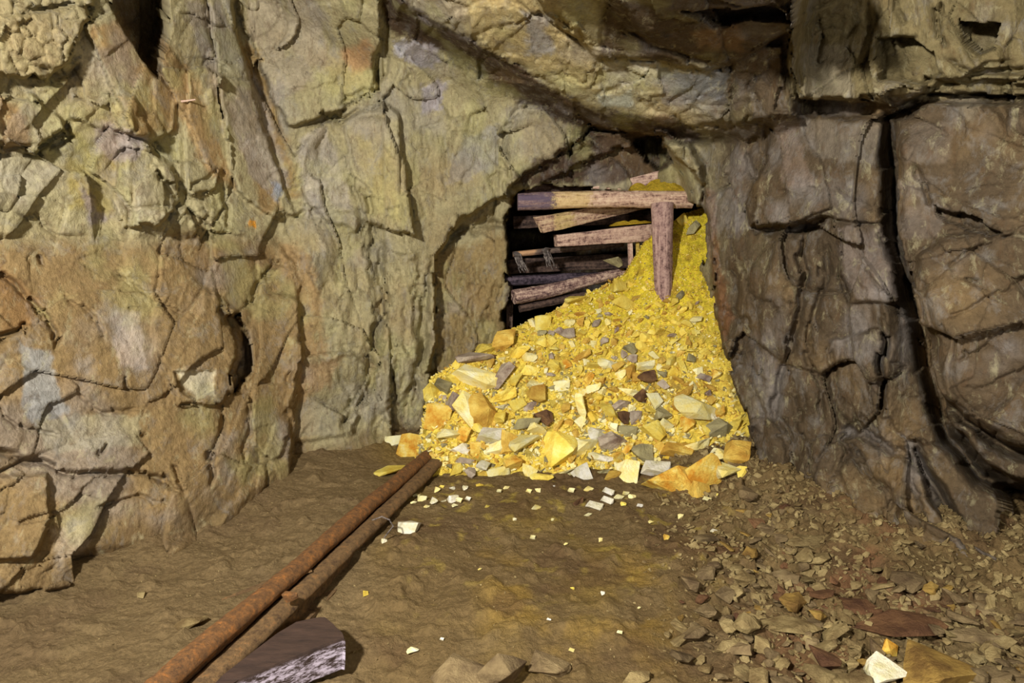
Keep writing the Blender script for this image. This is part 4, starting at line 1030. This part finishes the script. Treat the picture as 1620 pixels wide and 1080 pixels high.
s_ = stone_mesh('spacer_lug', 91, .7, 14); s_.materials.append(RUST); so = bpy.data.objects.new('spacer_lug', s_); COL.objects.link(so)
so.location = at(458, 944, Z=.17); so.scale = (.07, .055, .06); adopt(so, A)
fp = link('torn_plate', beam_mesh('torn_plate', .34, rect_prof(.004, .004), rect_prof(.07, .006), 51, .002), RUST2); orient(fp, at(352, 948, Z=.12), at(470, 905, Z=.13)); adopt(fp, A)
wv = bmesh.new(); pts = [at(x, y, Z=z) for x, y, z in ((590, 822, .15), (604, 817, .18), (616, 822, .16), (622, 832, .12), (614, 842, .10), (608, 850, .07))]
for i in range(len(pts)-1):
    d = pts[i+1]-pts[i]; bmesh.ops.create_cone(wv, cap_ends=True, segments=7, radius1=.003, radius2=.003, depth=d.length*1.12, matrix=Matrix.Translation((pts[i]+pts[i+1])/2) @ d.to_track_quat('Z', 'Y').to_matrix().to_4x4())
me = bpy.data.meshes.new('wire_loop'); wv.to_mesh(me); wv.free(); o = link('wire_loop', me, W_GREY); tag(o, 'small loop of whitish wire hooked over the right rail', 'wire')

# dark beam end at the lower edge
def board_wood():
    m, nt, b = newmat('black_beam_wood'); L = nt.links; tc = N(nt, 'ShaderNodeTexCoord')
    mp = N(nt, 'ShaderNodeMapping'); mp.inputs['Scale'].default_value = (3, 14, 30); L.new(tc.outputs['Object'], mp.inputs[0])
    n1 = N(nt, 'ShaderNodeTexNoise'); n1.inputs['Scale'].default_value = 2.0; n1.inputs['Detail'].default_value = 9; n1.inputs['Roughness'].default_value = .8; L.new(mp.outputs[0], n1.inputs['Vector'])
    sx = N(nt, 'ShaderNodeSeparateXYZ'); L.new(tc.outputs['Object'], sx.inputs[0])
    lo = N(nt, 'ShaderNodeMapRange'); lo.inputs['From Min'].default_value = .108; lo.inputs['From Max'].default_value = .094; L.new(sx.outputs[2], lo.inputs[0])
    th = N(nt, 'ShaderNodeMapRange'); th.inputs['From Min'].default_value = .46; th.inputs['From Max'].default_value = .56; L.new(n1.outputs['Fac'], th.inputs[0])
    mu = N(nt, 'ShaderNodeMath', operation='MULTIPLY'); L.new(lo.outputs[0], mu.inputs[0]); L.new(th.outputs[0], mu.inputs[1])
    cr = N(nt, 'ShaderNodeValToRGB'); e = cr.color_ramp.elements; e[0].position = .3; e[0].color = (*lin((36, 26, 24)), 1); e[1].position = .7; e[1].color = (*lin((78, 58, 48)), 1); L.new(n1.outputs['Fac'], cr.inputs[0])
    mx = N(nt, 'ShaderNodeMixRGB'); mx.inputs[2].default_value = (*lin((196, 184, 200)), 1); L.new(mu.outputs[0], mx.inputs[0]); L.new(cr.outputs[0], mx.inputs[1]); L.new(mx.outputs[0], b.inputs['Base Color'])
    b.inputs['Roughness'].default_value = .6
    bp = N(nt, 'ShaderNodeBump'); bp.inputs['Strength'].default_value = .5; bp.inputs['Distance'].default_value = .008; L.new(n1.outputs['Fac'], bp.inputs['Height']); L.new(bp.outputs[0], b.inputs['Normal']); return m
bw = board_wood()
# outline in plan, extruded, with a rounded worn end
tz = .13
out_px = [(250, 1150), (345, 1072), (440, 1000), (468, 983), (500, 976), (514, 975), (530, 986), (542, 1000), (546, 1010), (541, 1009), (500, 1024), (440, 1048), (380, 1074), (290, 1110), (240, 1140)]
top = [at(x, y, Z=tz) for x, y in out_px]; bm = bmesh.new(); cx = sum(top, Vector())/len(top)
lay = []
for zz, gr in ((tz, .985), (tz-.006, 1.0), (tz-.03, 1.0), (tz-.06, .995), (tz-.09, .985), (tz-.115, .96)):
    lay.append([bm.verts.new(Vector((cx.x+(p.x-cx.x)*gr, cx.y+(p.y-cx.y)*gr, zz))) for p in top])
for a_, b_ in zip(lay[:-1], lay[1:]):
    for i in range(len(top)): bm.faces.new((a_[i], a_[(i+1) % len(top)], b_[(i+1) % len(top)], b_[i]))
bm.faces.new(lay[0][::-1]); bm.faces.new(lay[-1])
bmesh.ops.triangulate(bm, faces=bm.faces); bmesh.ops.subdivide_edges(bm, edges=bm.edges, cuts=3, use_grid_fill=True); bmesh.ops.recalc_face_normals(bm, faces=bm.faces)
for v in bm.verts: v.co += Vector((1, .4, .3))*mnoise.noise(v.co*12)*.006; v.co -= Vector((cx.x, cx.y, tz-.115))
me = bpy.data.meshes.new('beam_end'); bm.to_mesh(me); bm.free(); o = link('beam_end', me, bw); o.location = (cx.x, cx.y, .015); tag(o, 'dark brown beam end with whitish streaks lying against the right rail', 'beam')

# ------------------------------------------------------------------ loose stones on the floor
def fstone(x, y, w_, h_, mk, label, flat=True, name='floor_rock', cat='rock', group=None, yaw=None, sink=.25, tall=None, tl=.09):
    p = on_floor(x, y+h_*.25); d = (p-Vector(CAM)).length; s = d/FPX*1.12
    W = w_*s; H = h_*s
    base = (FLAKES if flat else SHAPES)[(int(x)*7+int(y)) % (9 if flat else 12)]
    ht = (tall or H*1.0)*(1 if not flat else 1.3)
    o = stone(name, p, (W, max(H*1.5, W*.55) if flat else W*.8, ht), SM[mk], label, cat, group, base, (random.uniform(-tl, tl), random.uniform(-tl, tl), yaw if yaw is not None else random.uniform(-.3, .3)), sink)
    return o
FS = [
 (650,833,46,22,'white',False,'largest white stone on the bare floor, beside the right rail'),
 (607,854,11,9,'white',False,'small white pebble hugging the right rail below the white stone'),
 (940,800,28,16,'white',False,'crumbled whitish stone in front of the heap'),
 (847,801,18,12,'pale',False,'pale beige pebble on the floor in front of the heap centre'),
 (1078,817,13,9,'pale',False,'small pale stone on the floor below the big orange rocks'),
 (1053,850,12,10,'orange',False,'orange pebble on the floor right of centre'),
 (843,849,11,9,'pale',False,'round pale pebble, floor centre left'),
 (951,854,9,8,'pale',False,'round pale pebble, floor centre right'),
 (578,937,10,11,'yellow',False,'lone yellow pebble between right rail and floor centre'),
 (653,1029,17,8,'pale',False,'small pale flat pebble right of the dark beam end'),
 (953,938,8,6,'white',False,'tiny white pebble in the bare floor centre'),
 (904,1028,9,7,'pale',False,'tiny pale pebble near the bottom centre'),
 (300,985,46,16,'gravel',True,'flat olive stone on the bank left of the rails'),
 (225,940,14,9,'gravel',False,'small greyish stone far left on the bank'),
 (910,784,26,46,'brown',False,'dark purple brown wedge of stone in front of the heap'),
 (1375,892,26,22,'brown',False,'round dark stone at the foot of the right wall'),
 (1402,905,14,24,'gravel',False,'pale upright sliver beside the round dark stone'),
 (1275,857,62,28,'gravel',True,'large flat tan flake near the foot of the right wall'),
 (1240,990,88,26,'gravel',True,'large flat olive slab in the lower right rubble'),
 (1345,962,74,24,'rust',True,'reddish brown flat slab in the lower right rubble'),
 (1420,990,120,30,'rust',True,'long rust red slab above the yellow block'),
 (1300,940,40,18,'rust',True,'small reddish slab left of the long rust red one'),
 (1478,962,44,12,'brown',True,'dark purple flat splinter right of the rubble middle'),
 (1330,900,44,20,'slate',True,'grey brown flake left of the round dark stone'),
 (1240,915,48,22,'slate',True,'grey brown flake in the middle of the right rubble'),
 (1110,800,24,16,'gravel',False,'olive stone at the right end of the heap foot'),
 (800,1064,74,84,'slate',False,'brown pointed rock rising at the bottom edge, right one of two'),
 (738,1074,104,50,'slate',False,'wide brown rock at the bottom edge, left one of two'),
 (865,1052,62,34,'slate',True,'dark brown flat rock right of the pointed rock'),
 (1005,1072,50,22,'gravel',True,'grey flat stone at the bottom edge centre right'),
 (1150,1020,44,16,'gravel',True,'greenish flat stone left of the large olive slab'),
 (1406,1030,22,34,'orange',False,'small upright orange chunk behind the white crusted rock'),
 (1402,1066,52,46,'white',False,'white and yellow crusted rock at the bottom right'),
 (1545,1012,70,22,'slate',True,'thin brown slab right of the yellow block'),
 (1118,852,40,12,'slate',True,'thin brown flake low on the floor right of centre'),
 (110,862,56,40,'gravel',False,'tan block at the foot of the left wall'),
]
for x, y, w_, h_, mk, fl, lab in FS: fstone(x, y, w_, h_, mk, lab, fl)
fstone(1474, 1056, 124, 66, 'mustard', 'big ochre and orange block at the bottom right corner of the rubble', False, yaw=.1)
RUB = [(1186, 782), (1250, 772), (1300, 820), (1370, 890), (1450, 925), (1625, 945), (1625, 1100), (1090, 1100), (1050, 1000), (1120, 880), (1130, 820)]
HF = [(a, b_, c*.4) for a, b_, c, *_ in FS]+[(1474, 1056, 60)]; cnt = 0; tries = 0
while cnt < 285 and tries < 40000:
    tries += 1
    x = rnd.uniform(1040, 1630); y = 772+326*rnd.random()**1.35
    if inpoly(x, y, RUB) < 0: continue
    if rnd.random() > .35+.65*min(1, max(0, (x-1090)/110)): continue
    sz = rnd.choice([9, 12, 14, 17, 20, 24, 30, 36])*rnd.uniform(.8, 1.2)*(.7+.6*(y-780)/300)
    if any(math.hypot((x-a), (y-b_)*1.7) < r+sz*.34 for a, b_, r in HF): continue
    HF.append((x, y, sz*.36)); cnt += 1
    mk = rnd.choices(['gravel', 'slate', 'rust', 'mustard'], [5, 5, .9, .9])[0]
    sz_w = 'broad' if sz > 26 else 'medium' if sz > 15 else 'small'
    where = 'at the foot of the right wall' if y < 880 else 'in the middle of the right rubble' if y < 980 else 'in the lower right rubble'
    cn = {'gravel': 'olive tan', 'slate': 'brown', 'rust': 'reddish', 'mustard': 'mustard'}[mk]
    fstone(x, y, sz, sz*rnd.uniform(.45, .8), mk, f'{sz_w} {cn} flake {where}', True, 'rubble_flake', 'flake', f'{sz_w} {cn} flakes {where}', rnd.uniform(-1.2, 1.2), rnd.uniform(-.02, .22), tl=.38)
print('rubble', cnt)
# pale chips strewn before the heap
CH = [(670,789,14),(684,793,12),(660,784,9),(700,790,9),(716,787,15),(728,790,11),(742,788,9),(690,775,9),(674,800,8),(760,768,9),(800,770,8),(838,776,9),(790,776,7),(852,775,8),(873,770,8),
      (905,775,10),(930,772,12),(962,778,13),(978,784,12),(990,780,9),(960,792,14),(1000,785,8),(985,798,8),(930,812,9),(1012,800,7),(700,770,8),(715,772,7),(735,772,8),(1118,790,9),(1132,782,8),(896,860,6),
      (720,800,7),(650,770,7),(655,795,7),(770,800,6),(815,822,6),(875,822,5),(1030,826,6),(1128,838,8),(700,1010,6),(1048,765,7),(905,930,5),(980,1000,6),(868,980,5),(1010,960,5),(760,900,5),(1100,900,6),(1190,870,6)]
for x, y, s in CH:
    mk = rnd.choice(['pale', 'pale', 'yellow', 'white']); nm = {'pale': 'pale yellow', 'yellow': 'yellow', 'white': 'white'}[mk]
    wh = 'beside the right rail near the heap' if x < 770 and y < 810 else 'strewn before the middle of the heap' if y < 830 else 'scattered on the bare floor'
    fstone(x, y, s*1.5, s*1.0, mk, f'tiny {nm} chip {wh}', False, 'ore_chip', 'chip', f'{nm} chips {wh}', sink=.2)
# gravel nobody could count
gp = []
for _ in range(9000):
    x = rnd.uniform(.45, 2.6); y = rnd.uniform(1.9, 4.1)
    if rnd.random() > min(1, max(.0, (x+(3-y)*.15-.5)/.8)): continue
    s = rnd.uniform(.006, .022)*(1+1.2*(rnd.random() < .3)*min(1, max(0, x-.7))); gp.append(((x, y, gz(x, y)+s*.1), s))
for _ in range(1300):
    x = rnd.uniform(.8, 2.6); y = rnd.uniform(2.0, 4.1); s = rnd.uniform(.025, .055); gp.append(((x, y, gz(x, y)+s*.12), s))
for _ in range(1500):
    x = rnd.uniform(-2.2, .6); y = rnd.uniform(1.9, 4.4); s = rnd.uniform(.003, .010); gp.append(((x, y, gz(x, y)+s*.1), s))
chip_cloud('floor_gravel', gp, SM['gravel'], 'fine olive brown gravel between the flakes of the right rubble and over the floor', 'gravel', 400)
i = int(np.argmin((px-300)**2+(py-159)**2)); q = Vector(P[i].tolist())
bm = bmesh.new(); bmesh.ops.create_cone(bm, cap_ends=True, segments=8, radius1=.006, radius2=.004, depth=.085, matrix=Matrix.Rotation(math.radians(86), 4, 'Y'))
for v in bm.verts: v.co.z += .004*math.sin(v.co.x*60)
me = bpy.data.meshes.new('peg'); bm.to_mesh(me); bm.free(); o = link('peg', me, W_PINK); o.location = q+Vector((.0, -.02, 0)); tag(o, 'short pinkish wooden peg sticking on the upper left rock wall', 'peg')
